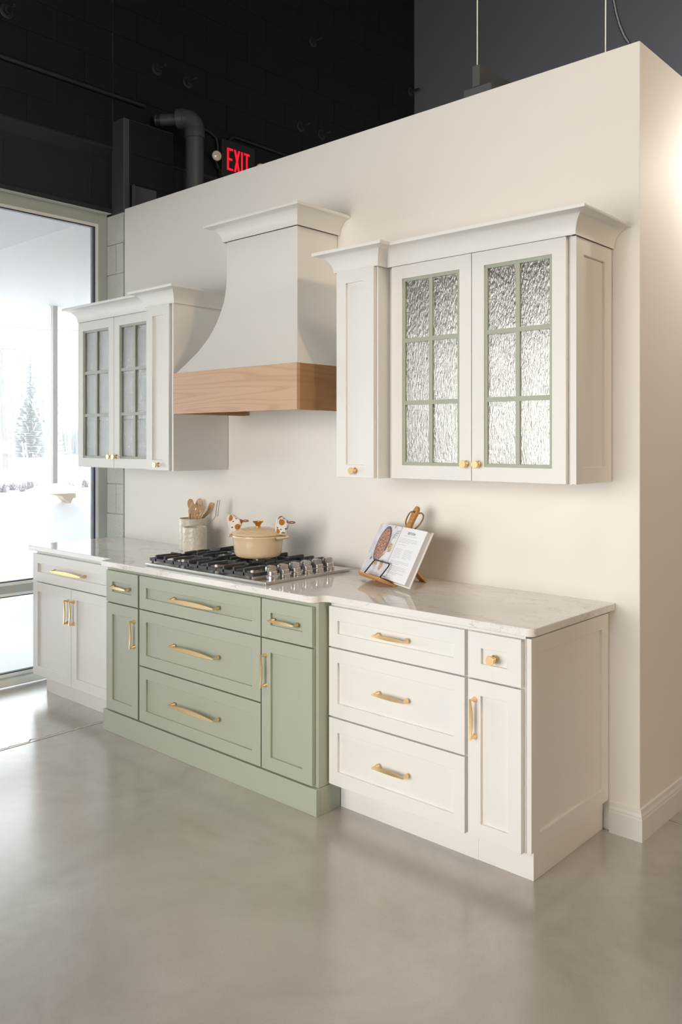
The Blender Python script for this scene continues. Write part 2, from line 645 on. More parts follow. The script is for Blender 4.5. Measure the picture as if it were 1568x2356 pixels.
# steel lintel beam over the window
ib = thing('steel_lintel', 'black steel lintel beam spanning above the tall window', 'beam', (XB, -3, 3.08))
f1 = MB().box(XB, -5.14, -6.9, 0.052, 3.085, 3.117)
obj('bottom_flange', f1, 'steelblack', ib, 0.003)
fb = MB().box(XB - 0.004, -5.16, -6.9, 0.043, 3.0818, 3.0849)  # thin plate that gives the black flange a paler underside
obj('flange_underside', fb, mat('pale_flange_paint', (0.66, 0.70, 0.70), 0.55), ib, label='pale grey underside of the flange')
obj('web', MB().box(-5.085, -5.14, -6.9, 0.052, 3.117, 3.46), 'blacksmooth', ib)
tf = MB()
tf.prism([(XB + 0.006, 3.533), (XB + 0.006, 3.522), (-5.085, 3.46), (-5.14, 3.46), (-5.14, 3.533)], lambda a, b, d: (a, d, b), -6.9, 1.9)
obj('top_flange', tf, 'steelblack', ib, 0.003)
for yy in (-0.69, -0.09):
    wv = MB().tube([(-5.084, yy + R.uniform(-.004, .004), 3.42 - 0.05 * i) for i in range(6)], [0.003, .005, .004, .006, .004, .002], 6)
    obj('weld_seam', wv, 'steelblack', ib)

# pilaster: white block pier below, black above
pil = MB().box(-5.13, -4.902, YP + 0.01, 0.455, 0, 3.072)
pil.m = 1
pil.box(-5.13, -4.902, YP + 0.01, 0.455, 3.0725, 3.71)
wp = struct('wall_pier', pil, ['block', 'blackgap'])
for k in range(0, 16):
    z1 = 3.072 - 0.2032 * k
    z0 = max(z1 - 0.2032, 0.0)
    parts = [(-5.13, -4.897)] if k % 2 == 0 else [(-5.13, -4.985), (-4.981, -4.897)]
    for x0, x1 in parts:
        b = MB().box(x0 + (0.0 if x0 < -5 else 0), x1, YP + R.uniform(-0.001, 0.001), YP + 0.04, z0 + 0.002, z1 - 0.002)
        obj('concrete_block', b, 'block', wp, 0.0025)
obj('pier_face', MB().box(XB - 0.012, -4.898, YP + 0.004, YP + 0.05, 3.073, 3.708), 'pipe', wp, 0.004, label='black painted upper face of the pier')
for k in range(3):
    z0 = 3.073 + 0.2032 * k
    obj('concrete_block', MB().box(-4.92, -4.896, YP + 0.052, 0.455, z0 + .001, z0 + 0.2020 + (0.02 if k == 2 else 0)), 'black', wp, 0.004)
# the window-side core below the lintel (outer wall stub)
obj('angle_iron', MB().box(-4.893, -4.878, 0.10, 0.30, 3.0, 3.262).box(-4.893, -4.85, 0.10, 0.106, 3.0, 3.262), 'pipe', wp, 0.002, label='short black steel angle at the pier foot')

# ------------------------------------------------------------------ storefront window
XF = -5.09
XG = -5.128
wn = MB().box(XF, XF - 0.07, YP - 0.065, YP - 0.001, 0.05, 3.081)
wn.box(XF, XF - 0.07, -6.9, YP - 0.065, 3.012, 3.081)
wn.box(XF, XF - 0.07, -6.9, YP - 0.065, 0.58, 0.627)
wn.box(XF, XF - 0.07, -6.9, YP - 0.065, 0.03, 0.056)
mull = [-1.86, -3.6, -5.3, -6.9]
for yy in mull:
    wn.box(XF, XF - 0.07, yy - 0.03, yy + 0.03, 0.056, 3.012)
win = struct('window_1', wn, 'alu', bevel=0.002)
lip = MB()
gas = MB()
ys = [YP - 0.065] + [q for yy in mull[:-1] for q in (yy + 0.03, yy - 0.03)] + [mull[-1] + 0.03]
bays = [(ys[2 * i + 1], ys[2 * i]) for i in range(len(ys) // 2)]
for (y0, y1) in bays:
    for (z0, z1) in ((0.056, 0.58), (0.627, 3.012)):
        fnw = lambda u, z, d: (XF - 0.008 - d, u, z)
        ring_frame(lip, fnw, y0 - .001, y1 + .001, z0 - .001, z1 + .001, 0.021, 0.05)
        fng = lambda u, z, d: (XF - 0.014 - d, u, z)
        ring_frame(gas, fng, y0 + 0.019, y1 - 0.019, z0 + 0.017, z1 - 0.019, 0.008, 0.03)
        obj('pane', MB().box(XG, XG - 0.006, y0 + 0.02, y1 - 0.02, z0 + 0.02, z1 - 0.02), 'glass', win)
obj('glazing_lip', lip, 'alulight', win)
obj('gasket', gas, 'gasket', win)
obj('protective_film', MB().box(XF - 0.0095, XF - 0.0135, YP - 0.099, YP - 0.089, 0.66, 2.45), 'film', win, label='strip of blue protective film on the jamb')
sl = MB().box(-5.055, -5.16, -6.9, YP - 0.002, 0.006, 0.048)
struct('trim_1', sl, M['alulight'], bevel=0.004)
# black wall below frame to outside is not needed; exterior wall strip over the glass
struct('wall_outer', MB().box(-5.16, -5.3, -7, 0.3, 3.070, 3.53).box(-5.16, -5.3, YP, 0.3, 0, 3.07), 'blacksmooth')


# ------------------------------------------------------------------ handles and knobs
def pull_v(length, wmid=0.024, wend=0.007, standoff=0.030):
    """pull along local u (centre 0), facing local +d outwards; returns MB in (u, v, d)"""
    mb = MB()
    n = 16
    top = []
    for i in range(n + 1):
        s = -1 + 2 * i / n
        hw = (wend + (wmid - wend) * (1 - s * s)) / 2
        d = standoff - 0.005 * (1 - s * s)
        top.append((s * length / 2, hw, d))
    rg = []
    for u, hw, d in top:
        rg.append([(u, -hw, d), (u, -hw * .8, d + 0.0035), (u, hw * .8, d + 0.0035), (u, hw, d), (u, hw * .6, d - 0.003), (u, -hw * .6, d - 0.003)])
    mb.rings(rg)
    for sg in (-1, 1):
        u0 = sg * (length / 2 - 0.004)
        u1 = sg * (length / 2 - 0.008)
        rg = []
        for k, (q, r) in enumerate(((standoff, 0.0042), (standoff * .75, 0.0046), (standoff * .4, 0.0066), (0.002, 0.0105), (0.0, 0.0105))):
            uc = u0 + (u1 - u0) * (1 - q / standoff)
            rg.append([(uc + math.cos(a * PI / 6) * r, math.sin(a * PI / 6) * r, q) for a in range(12)])
        mb.rings(rg)
    return mb


def add_pull(parent, cx, cz, yf, length, vertical=False, wmid=0.024, so=0.030):
    src = pull_v(length, wmid, standoff=so)
    mb = MB()
    if vertical:
        mb.add([(cx + v, yf - d, cz + u) for u, v, d in src.v], src.f)
    else:
        mb.add([(cx + u, yf - d, cz + v) for u, v, d in src.v], src.f)
    return obj('handle', mb, 'brass', parent, smooth=True)


def add_knob(parent, cx, cz, yf, r=0.0155):
    mb = MB().lathe([(r * .86, 0), (r * .86, .002), (r * .62, .005), (r * .46, .012), (r * .5, .016), (r * .85, .022), (r, .026), (r, .029), (r * .94, .0305)], (cx, yf, cz), 24, (0, -1, 0))
    return obj('knob', mb, 'brass', parent, smooth=True)


BV = 0.0016
TOPC = 0.869   # underside of the worktop


def carcass(t, m, x0, x1, yf, z0, z1, name='carcass'):
    return obj(name, MB().box(x0, x1, yf, -0.003, z0, z1 - 0.0006), m, t, 0.001)


def front(t, kind, m, yf, x0, x1, z0, z1, rail=0.056, railz=None):
    return obj(kind, shaker(MB(), front_y(yf), x0, x1, min(z0, z1), max(z0, z1), rail, 0.0195, 0.0115, railz), m, t)


ZD = (0.852, 0.687, 0.681, 0.4015, 0.395, 0.121)   # drawer tops and bottoms
YF, YG, YT = -0.6248, -0.6966, -0.5451

# --- left white base cabinet
t = thing('base_cabinet', 'white two-door base cabinet with one wide drawer, beside the window', 'cabinet', (-4.40, -0.3, 0))
carcass(t, 'white', -4.833, -3.950, YF + 0.021, 0.119, TOPC)
obj('toe_kick', MB().box(-4.824, -3.965, YT, YT + 0.018, 0, 0.119).box(-4.824, -4.806, YT + .0181, -0.02, 0, 0.119), 'white', t)
dr = front(t, 'drawer', 'white', YF, -4.8425, -3.957, ZD[0], ZD[1])
add_pull(dr, -4.417, 0.770, YF, 0.335)
d1 = front(t, 'door', 'white', YF, -4.8425, -4.4029, ZD[2], ZD[5])
add_pull(d1, -4.431, 0.551, YF, 0.140, True, .016)
d2 = front(t, 'door', 'white', YF, -4.3995, -3.957, ZD[2], ZD[5])
add_pull(d2, -4.372, 0.551, YF, 0.140, True, .016)

# --- green run: three units on one plinth
gx0, gx1 = -3.942, -2.389
gyc = YG + 0.021
t = thing('base_cabinet', 'narrow sage green base cabinet at the left end of the green run', 'cabinet', (-3.78, -0.35, 0))
carcass(t, 'sage', gx0, -3.6292, gyc, 0.112, TOPC)
dr = front(t, 'drawer', 'sage', YG, -3.9237, -3.6364, ZD[0], ZD[1])
add_pull(dr, -3.787, 0.770, YG, 0.158, False, .017, .026)
d1 = front(t, 'door', 'sage', YG, -3.9237, -3.6364, ZD[2], ZD[5])
add_pull(d1, -3.664, 0.550, YG, 0.140, True, .016)

t = thing('drawer_cabinet', 'wide sage green cabinet with three drawers under the gas cooktop', 'cabinet', (-3.17, -0.35, 0))
carcass(t, 'sage', -3.6288, -2.7142, gyc, 0.112, TOPC)
for a, b in ((0, 1), (2, 3), (4, 5)):
    dr = front(t, 'drawer', 'sage', YG, -3.6213, -2.717, ZD[a], ZD[b])
    add_pull(dr, -3.169, (0.770, 0.545, 0.263)[a // 2], YG, 0.345, False, .026, .033)

t = thing('base_cabinet', 'narrow sage green base cabinet at the right end, next to the white drawers', 'cabinet', (-2.56, -0.35, 0))
carcass(t, 'sage', -2.7138, gx1, gyc, 0.112, TOPC)
dr = front(t, 'drawer', 'sage', YG, -2.7103, -2.4067, ZD[0], ZD[1])
add_pull(dr, -2.566, 0.767, YG, 0.158, False, .017, .026)
d1 = front(t, 'door', 'sage', YG, -2.7103, -2.4067, ZD[2], ZD[5])
add_pull(d1, -2.685, 0.546, YG, 0.142, True, .016)

sk = MB()
sk.box(-3.9603, -2.3976 + 0.012, -0.6867 - .006, -0.6697, 0, 0.1105).box(-2.4036, -2.3976 + .012, -0.6697, YT - 0.002, 0, 0.1105).box(-3.9603, -3.9443, -0.6697, YT - 0.002, 0, 0.1105)
obj('plinth', sk, 'sage', bevel=0.0015, label='sage green plinth board along the floor under the green cabinets', cat='plinth')

# --- white drawer unit
t = thing('drawer_cabinet', 'white cabinet with three wide drawers, right of the green run', 'cabinet', (-2.05, -0.3, 0))
carcass(t, 'white', -2.387, -1.7060, YF + 0.021, 0.119, TOPC)
obj('toe_kick', MB().box(-2.3854, -1.7060, YT, YT + 0.018, 0, 0.119), 'white', t)
for a, b in ((0, 1), (2, 3), (4, 5)):
    dr = front(t, 'drawer', 'white', YF, -2.3797, -1.7126, ZD[a], ZD[b], 0.048, 0.056)
    add_pull(dr, -2.046, (0.771, 0.543, 0.258)[a // 2], YF, 0.158, False, .017, .028)

# --- white narrow end unit
t = thing('base_cabinet', 'narrow white end cabinet with a round drawer knob and panelled side', 'cabinet', (-1.59, -0.3, 0))
carcass(t, 'white', -1.7056, -1.4772, YF + 0.021, 0.119, TOPC)
obj('toe_kick', MB().box(-1.7056, -1.4804, YT, YT + 0.018, 0, 0.119).box(-1.4984, -1.4804, YT + .018, -0.003, 0, 0.119), 'white', t, .001)
dr = front(t, 'drawer', 'white', YF, -1.6989, -1.4831, ZD[0], ZD[1], 0.055)
add_knob(dr, -1.590, 0.768, YF, .017)
d1 = front(t, 'door', 'white', YF, -1.6989, -1.4831, ZD[2], ZD[5], 0.053)
add_pull(d1, -1.669, 0.547, YF, 0.146, True, .016)
obj('side_panel', shaker(MB(), side_x(-1.4572), -0.6005, -0.003, 0.121, 0.854, 0.056, 0.0195, 0.0115), 'white', t)

# ------------------------------------------------------------------ worktop
out = [(-4.897, -0.002), (-4.897, -0.628), (-3.985, -0.632), (-3.962, -0.704), (-2.455, -0.704)]
for i in range(9):
    a = -PI / 2 + i * (PI / 2) / 8
    out.append((-2.425 + 0.034 * math.cos(a), -0.670 + 0.034 * math.sin(a)))
for i in range(1, 8):
    a = PI + i * (PI / 2) / 8
    out.append((-2.359 + 0.030 * math.cos(a), -0.668 + 0.030 * (1 + math.sin(a)) if False else -0.6440 - 0.0 + 0.024 * (-math.sin(a) - 1) * -1 - 0.024))
out2 = [p for p in out[:14]]
for i in range(9):
    q = i / 8
    a = PI - q * PI / 2
    out2.append((-2.361 + 0.030 * math.cos(a), -0.670 + 0.030 * math.sin(a)))
out2 += [(-1.462, -0.640)]
for i in range(9):
    a = -PI / 2 + i * (PI / 2) / 8
    out2.append((-1.459 + 0.028 * math.cos(a), -0.612 + 0.028 * math.sin(a)))
out2.append((-1.431, -0.002))
ct = MB().prism(out2, lambda a, b, d: (a, b, d), TOPC, 0.897)
obj('countertop', ct, 'quartz', bevel=0.005, label='white quartz countertop with grey veins running over all base cabinets', cat='countertop', seg=3)


# ------------------------------------------------------------------ upper cabinets
ZB, ZT = 1.371, 2.2824
CP = [(0, 0.0), (0.004, 0.0), (0.004, 0.004)]
for i in range(13):
    a = PI / 2 * i / 12
    CP.append((0.004 + 0.066 * (1 - math.cos(a)), 0.004 + 0.070 * math.sin(a)))
CP += [(0.0725, 0.0745), (0.0735, 0.076), (0.0735, 0.088), (0, 0.088)]


def crown(t, x0, x1, y, left=True, right=True, z=2.2815, m='white', zs=1.0, yl=-0.002, yr=-0.002):
    prof = [(a, z + b * zs) for a, b in CP]
    path, outs = [], []
    if left:
        path += [(x0, yl), (x0, y)]
        outs += [(-1, 0), (-1, -1)]
    else:
        path += [(x0, y)]
        outs += [(0, -1)]
    if right:
        path += [(x1, y), (x1, yr)]
        outs += [(1, -1), (1, 0)]
    else:
        path += [(x1, y)]
        outs += [(0, -1)]
    # sweep plus lid
    mb = MB().sweep(prof, path, outs)
    mb.box(x0, x1, y, -0.002, z + 0.078 * zs, z + 0.084 * zs)
    return obj('crown_moulding', mb, m, t, smooth=True)


def glass_door(t, x0, x1, yf, knob_x):
    rail = 0.057
    d = obj('door', ring_frame(MB(), front_y(yf), x0, x1, ZB, ZT, rail, 0.0195), 'white', t)
    a0, a1, b0, b1 = x0 + rail, x1 - rail, ZB + rail, ZT - rail
    g = MB()
    yg = yf + 0.006
    ring_frame(g, front_y(yg), a0, a1, b0, b1, 0.013, 0.012)
    xm = (a0 + a1) / 2
    hb = 0.009
    zs = [b0 + (b1 - b0) * k / 3 for k in (1, 2)]
    g.box(xm - hb, xm + hb, yg, yg + 0.012, b0 + .013, b1 - .013)
    for z in zs:
        g.box(a0 + .013, xm - hb, yg + .0003, yg + 0.012, z - hb, z + hb)
        g.box(xm + hb, a1 - .013, yg + .0003, yg + 0.012, z - hb, z + hb)
    obj('muntin_grid', g, 'sage', d, label='sage green glazing bars')
    zz = [b0 + .013] + [q for z in zs for q in (z - hb, z + hb)] + [b1 - .013]
    for k in range(3):
        for (p0, p1) in ((a0 + .013, xm - hb), (xm + hb, a1 - .013)):
            obj('pane', MB().box(p0, p1, yg + 0.007, yg + 0.010, zz[2 * k], zz[2 * k + 1]), 'rain', d)
    add_knob(d, knob_x, 1.438, yf)
    return d


def hollow(t, x0, x1, yf, z0, z1, m='white'):
    b = MB()
    b.box(x0, x0 + .018, yf, -.003, z0, z1).box(x1 - .018, x1, yf, -.003, z0, z1)
    b.box(x0 + .018, x1 - .018, yf, -.003, z0, z0 + .018).box(x0 + .018, x1 - .018, yf, -.003, z1 - .018, z1)
    b.m = 1
    b.box(x0 + .018, x1 - .018, -.015, -.003, z0 + .018, z1 - .018)
    xm = (x0 + x1) / 2
    b.m = 0
    b.box(xm - .02, xm + .02, yf, yf + .018, z0 + .018, z1 - .018)
    obj('carcass', b, [m, 'interior'], t)
    for k in (1, 2):
        z = z0 + (z1 - z0) * k / 3
        obj('shelf', MB().box(x0 + .019, x1 - .019, yf + .05, -.016, z - .009, z + .009), 'interior', t)


YU, YV = -0.3147, -0.3936
# right narrow
t = thing('wall_cabinet', 'tall narrow white wall cabinet with one panelled door, right of the hood', 'cabinet', (-2.44, -0.2, ZB))
carcass(t, 'white', -2.561, -2.326, YV + .021, ZB - .002, 2.29)
d = front(t, 'door', 'white', YV, -2.550, -2.3343, ZB, ZT, 0.056)
add_knob(d, -2.440, 1.401, YV)
crown(t, -2.568, -2.318, -0.3855, yr=-.40 if False else -0.002)
# right wide
t = thing('wall_cabinet', 'wide white wall cabinet with two textured glass doors at the right end', 'cabinet', (-1.9, -0.15, ZB))
hollow(t, -2.3245, -1.464, YU + .021, ZB - .002, 2.29)
glass_door(t, -2.2985, -1.8905, YU, -1.914)
glass_door(t, -1.8877, -1.4776, YU, -1.856)
obj('side_panel', shaker(MB(), side_x(-1.4436), -0.3007, -0.003, ZB, ZT, 0.060, 0.0195, 0.0115), 'white', t)
crown(t, -2.3148, -1.4385, -0.3215, left=False)
# left narrow
t = thing('wall_cabinet', 'tall narrow white wall cabinet with one panelled door, left of the hood', 'cabinet', (-3.89, -0.2, ZB))
carcass(t, 'white', -4.011, -3.772, YV + .021, ZB - .002, 2.29)
obj('side_panel', MB().box(-3.7718, -3.7576, -0.386, -0.003, ZB - .003, 2.29), 'white', t, .001)
d = front(t, 'door', 'white', YV, -3.9996, -3.7893, ZB, ZT, 0.056)
add_knob(d, -3.885, 1.401, YV)
crown(t, -4.018, -3.7535, -0.3855)
# left wide
t = thing('wall_cabinet', 'wide white wall cabinet with two textured glass doors, near the window', 'cabinet', (-4.43, -0.15, ZB))
hollow(t, -4.862, -4.0125, YU + .021, ZB - .002, 2.29)
glass_door(t, -4.8538, -4.4489, YU, -4.472)
glass_door(t, -4.4459, -4.0375, YU, -4.420)
crown(t, -4.840, -4.0185, -0.3215, right=False, yl=-.002)

# ------------------------------------------------------------------ range hood
HX, HH, HY = -3.167, 0.2632, -0.287
t = thing('range_hood', 'white flared range hood with an oak band, hung above the cooktop', 'range hood', (HX, -0.2, 1.673))
lev = [(2.575, 0), (2.46, 0), (2.386, .0006), (2.34, .0025), (2.295, .0062), (2.265, .0105), (2.238, .0157), (2.20, .0245), (2.158, .0355), (2.115, .0500), (2.073, .0669), (2.035, .0865), (1.998, .1069), (1.967, .1280), (1.939, .1475), (1.915, .166), (1.8862, .187)]
rg = []
for z, q in lev:
    rg.append([(HX - HH - q, -.003, z), (HX - HH - q, HY - q, z), (HX + HH + q, HY - q, z), (HX + HH + q, -.003, z)])
obj('hood_body', MB().rings(rg), 'hood', t, 0.0015, smooth=True)
wx, wy, z0, z1 = 0.4597, -0.4855, 1.6735, 1.886
wb = MB().box(HX - wx, HX + wx, wy, wy + 0.02, z0, z1)
obj('oak_board', wb, 'oak', t, 0.001)
for sg in (-1, 1):
    x = HX + sg * wx
    obj('oak_board', MB().box(x, x - sg * 0.02, wy + .0203, -.003, z0, z1), 'oakdark', t, 0.001, label='darker oak side board')
li = MB().box(HX - wx + .021, HX + wx - .021, wy + .021, -.003, z0 + .055, z0 + .06)
li.box(HX - .30, HX + .30, -.40, -.06, z0 + .035, z0 + .055)
obj('hood_liner', li, 'steel', t)
ri = MB().box(HX - wx + .0205, HX + wx - .0205, wy + .0205, wy + .052, z0 + .002, z0 + .02)
ri.box(HX - wx + .0205, HX - wx + .052, wy + .052, -.003, z0 + .002, z0 + .02).box(HX + wx - .052, HX + wx - .0205, wy + .052, -.003, z0 + .002, z0 + .02)
obj('inner_rim', ri, 'oakdark', t)
crown(t, HX - HH - .0135, HX + HH + .0135, HY - .0135, z=2.573, m='hood')

# ------------------------------------------------------------------ cooktop
PX0, PX1, PY0, PY1 = -3.640, -2.735, -0.650, -0.084
t = thing('gas_cooktop', 'stainless steel gas cooktop with black grates set on the worktop', 'cooktop', (-3.19, -0.36, 0.897))
pan = MB().box(PX0 + .006, PX1 - .006, PY0 + .006, PY1 - .006, 0.8972, 0.9005).box(PX0, PX1, PY0, PY1, 0.9010, 0.912)
obj('steel_pan', pan, 'steel', t, 0.0012)
gx = [(-3.628, -3.366), (-3.362, -3.102), (-3.098, -2.842)]
gy0, gy1 = -0.630, -0.105
for (x0, x1) in gx:
    g = MB()
    bw = 0.0115
    z0, z1, zt = 0.921, 0.936, 0.953
    g.box(x0, x1, gy0, gy0 + bw, z0, z1).box(x0, x1, gy1 - bw, gy1, z0, z1)
    g.box(x0, x0 + bw, gy0 + bw, gy1 - bw, z0, z1).box(x1 - bw, x1, gy0 + bw, gy1 - bw, z0, z1)
    ym = (gy0 + gy1) / 2
    g.box(x0 + bw, x1 - bw, ym - bw / 2, ym + bw / 2, z0 + .008, z1 + .006)
    W = x1 - x0

    def finger(fx, ya, dirn, ln, zend):
        """upright at ya, then a bar running inwards"""
        fxw = x0 + W * fx
        pr = [(0, z0), (0, zt), (0.012, zt + .001), (ln, zend), (ln, zend - .009), (0.014, zend - .012), (0.0125, z0)]
        g.prism(pr, lambda a, b, d: (fxw + d, ya + dirn * a, b), -bw / 2, bw / 2)

    for fx, ln in ((.2, .135), (.48, .07), (.76, .12)):
        finger(fx, gy0, 1, ln, zt - .001)
        finger(fx, gy1, -1, ln * .9, zt - .001)
    for fx in (.2, .48, .76):
        finger(fx, ym - .004, -1, .075 if fx != .48 else .055, zt - .001)
        finger(fx, ym + .004, 1, .075 if fx != .48 else .055, zt - .001)
    # side fingers towards each burner
    for yb in (-0.50, -0.235):
        for xa, dr_ in ((x0, 1), (x1, -1)):
            pr = [(0, z0), (0, z1 + .005), (.01, zt), (.085, zt), (.085, zt - .009), (.02, z1 - .006), (.012, z0)]
            g.prism(pr, lambda a, b, d: (xa + dr_ * a, yb + d, b), -bw / 2, bw / 2)
    for xx in (x0 + .02, x1 - .02):
        for yy_ in (gy0 + .004, gy1 - .004):
            g.box(xx - .006, xx + .006, yy_ - .003, yy_ + .003, .9122, z0)
    obj('grate', g, 'iron', t, 0.0012)
    for yb, rr in ((-0.50, .041), (-0.235, .036)):
        c = ((x0 + x1) / 2 - .004, yb, 0.9122)
        ch = .006
        b = obj('burner', MB().lathe([(rr + .012, 0), (rr + .010, .004), (rr - .004, .006), (rr - .004, .018), (rr - .001, .019)], c, 28), 'burner', t, smooth=True)
        obj('burner_cap', MB().lathe([(rr, .0191), (rr + .002, .022), (rr - .003, .0255), (rr - .02, .0275), (0.0, .028)], c, 28), 'stove_dark', b, smooth=True)
for i in range(6):
    y = -0.566 + i * 0.0742
    x = -2.783
    k = MB().lathe([(.0275, 0), (.0275, .0155), (.026, .0165), (.0235, .0165), (.0235, .0345), (.0225, .0355)], (x, y, .9122), 28)
    # tall grip along the back half
    pr = [(-.0235, 0), (-.0235, .018), (-.021, .0215), (-.011, .0245), (0, .0255), (.011, .0245), (.021, .0215), (.0235, .018), (.0235, 0)]
    k.prism([(a, .9122 + .034 + b) for a, b in pr], lambda a, b, d: (x + d, y + a, b), -.021, .0025)
    obj('control_knob', k, 'steel', t, 0.001, smooth=True)

# ------------------------------------------------------------------ dutch oven
PC = (-3.141, -0.328)
zb = 0.9545
t = thing('dutch_oven', 'cream enamelled round casserole with a gold lid knob, on the middle grate', 'pot', (*PC, zb))
prof = [(0.060, 0), (0.092, 0.001), (0.106, 0.006), (0.1145, 0.016), (0.1185, 0.03), (0.123, 0.075), (0.1255, 0.096), (0.1275, 0.1005), (0.1285, 0.106), (0.1275, 0.1105), (0.120, 0.1115), (0.118, 0.10), (0.114, 0.03), (0.09, 0.008)]
obj('pot_body', MB().lathe(prof, (*PC, zb), 56, cap1=True), 'enamel', t, smooth=True)
hz = zb + 0.103
ha = 0.33
for sg in (-1, 1):
    ax = Vector((math.cos(ha), math.sin(ha), 0)) * sg
    ay = Vector((-math.sin(ha), math.cos(ha), 0)) * sg
    mb = MB()
    pts = []
    for i in range(17):
        a = -1.18 + 2.36 * i / 16
        pts.append(Vector((*PC, hz)) + ax * (0.110 + 0.046 * math.cos(a * .98)) + ay * 0.052 * math.sin(a))
    rg = []
    for i, p in enumerate(pts):
        dd = (pts[min(i + 1, 16)] - pts[max(i - 1, 0)]).normalized()
        nn = dd.cross(Vector((0, 0, 1)))
        rg.append([p + nn * (math.cos(b * PI / 6) * .009) + Vector((0, 0, 1)) * (math.sin(b * PI / 6) * .0065) for b in range(12)])
    mb.rings(rg)
    obj('side_handle', mb, 'enamel', t, smooth=True)
zl = zb + 0.1118
lp = [(0.05, .0), (0.122, .0), (0.1275, .0015), (0.1285, .005), (0.126, .009), (0.117, .0135), (0.1155, .0150), (0.104, .0195), (0.102, .0215), (0.090, .0255), (0.0885, .0275), (0.070, .0315), (0.068, .0335), (0.05, .0360), (0.022, .0378), (0.0, .0382)]
lid = obj('lid', MB().lathe(lp, (*PC, zl), 56), 'enamel', t, smooth=True)
obj('lid_knob', MB().lathe([(.0115, .0375), (.0115, .042), (.0125, .046), (.018, .055), (.0265, .063), (.0275, .0655), (.0262, .0675), (.020, .0672), (.0, .0668)], (*PC, zl), 32), 'goldknob', lid, smooth=True)


def text_mesh(txt, size, extrude=0.0):
    cu = bpy.data.curves.new('txt', 'FONT')
    cu.body = txt
    cu.size = size
    cu.extrude = extrude
    cu.align_x = 'CENTER'
    cu.resolution_u = 3
    o = bpy.data.objects.new('txt', cu)
    C.objects.link(o)
    dg = bpy.context.evaluated_depsgraph_get()
    dg.update()
    me = bpy.data.meshes.new_from_object(o.evaluated_get(dg))
    vs = [tuple(v.co) for v in me.vertices]
    fs = [tuple(p.vertices) for p in me.polygons]
    bpy.data.objects.remove(o)
    bpy.data.curves.remove(cu)
    bpy.data.meshes.remove(me)
    return vs, fs


lt = MB()
word = 'LE CREUSET'
for i, ch in enumerate(word):
    if ch == ' ': continue
    vs, fs = text_mesh(ch, 0.0165, 0.0009)
    a = -2.62 + 0.143 * i
    rr = 0.0955
    er = Vector((math.cos(a), math.sin(a), 0))
    et = Vector((-math.sin(a), math.cos(a), 0))
    lt.add([Vector((*PC, zl + .0258)) + er * (rr - y) + et * x + Vector((0, 0, 1)) * (z + y * .33) for x, y, z in vs], fs)
obj('lettering', lt, 'enamel', lid)


# pot mitts
def pillow(outline, fn, th, rings=((1, 0), (.93, .6), (.75, .92), (.4, 1.0))):
    cx = sum(p[0] for p in outline) / len(outline)
    cy = sum(p[1] for p in outline) / len(outline)
    mb = MB()
    rg = []
    seq = [(k, -h) for k, h in rings[::-1]] + [(k, h) for k, h in rings[1:]]
    for k, h in seq:
        rg.append([fn(cx + (a - cx) * k, cy + (b - cy) * k, h * th) for a, b in outline])
    return mb.rings(rg)


def smooth_closed(pts, n=4):
    out_ = []
    m_ = len(pts)
    for i in range(m_):
        p0, p1, p2, p3 = [Vector(pts[(i + k - 1) % m_]) for k in range(4)]
        for j in range(n):
            s = j / n
            out_.append(tuple(0.5 * ((2 * p1) + (-p0 + p2) * s + (2 * p0 - 5 * p1 + 4 * p2 - p3) * s * s + (-p0 + 3 * p1 - 3 * p2 + p3) * s ** 3)))
    return out_


RT = Vector((math.cos(0.62), math.sin(0.62), 0))
DP = Vector((-math.sin(0.62), math.cos(0.62), 0))


def mitt(lab, org, pts, tip):
    o3 = Vector(org)
    fn = lambda a, b, d: o3 + RT * a + Vector((0, 0, 1)) * b + DP * d
    t = thing('pot_mitt', lab, 'pot holder', org, 'cloth mitts on the casserole handles')
    obj('cloth_pocket', pillow(smooth_closed(pts), fn, 0.019), 'cloth', t, smooth=True)
    # two turned rims at the open side
    l = [p for p in pts if p[0] < 0.004]
    l.sort(key=lambda p: p[1])
    for dd in (-.011, .009):
        path = [fn(a - .001 + abs(dd) * .15, b, dd) for a, b in l]
        obj('hem', MB().tube(path, [.0035, .006, .0065, .006, .004][:len(path)] if len(path) <= 5 else .005, 8), 'clothplain', t, smooth=True)
    lp = [fn(tip[0] - .004, tip[1], 0), fn(tip[0] + .012, tip[1] + .003, .002), fn(tip[0] + .025, tip[1] + .001, .003), fn(tip[0] + .030, tip[1] - .002, .002), fn(tip[0] + .020, tip[1] - .005, 0), fn(tip[0] - .003, tip[1] - .005, 0)]
    obj('hanging_loop', MB().tube(lp, .0028, 6), 'leather', t, smooth=True)
    return t


hR = Vector((*PC, hz)) + Vector((math.cos(ha), math.sin(ha), 0)) * 0.128
hL = Vector((*PC, hz)) - Vector((math.cos(ha), math.sin(ha), 0)) * 0.148
mitt('spotted cloth mitt standing on the right handle of the casserole', (hR.x - .012, hR.y, hz + .012),
     [(-.014, .0), (-.013, .04), (-.006, .078), (.006, .092), (.022, .088), (.050, .066), (.047, .045), (.038, .015), (.032, -.001), (.010, -.004)], (.050, .062))
mitt('spotted cloth mitt standing on the left handle, behind the casserole lid', (hL.x - .004, hL.y + .004, hz + .012),
     [(.002, .0), (-.014, .040), (-.020, .074), (-.013, .090), (.004, .090), (.024, .078), (.050, .064), (.053, .055), (.044, .028), (.026, .006)], (.054, .060))

# ------------------------------------------------------------------ crocks and utensils
CT, CS = Vector((-3.962, -0.098, 0.897)), Vector((-3.824, -0.190, 0.897))


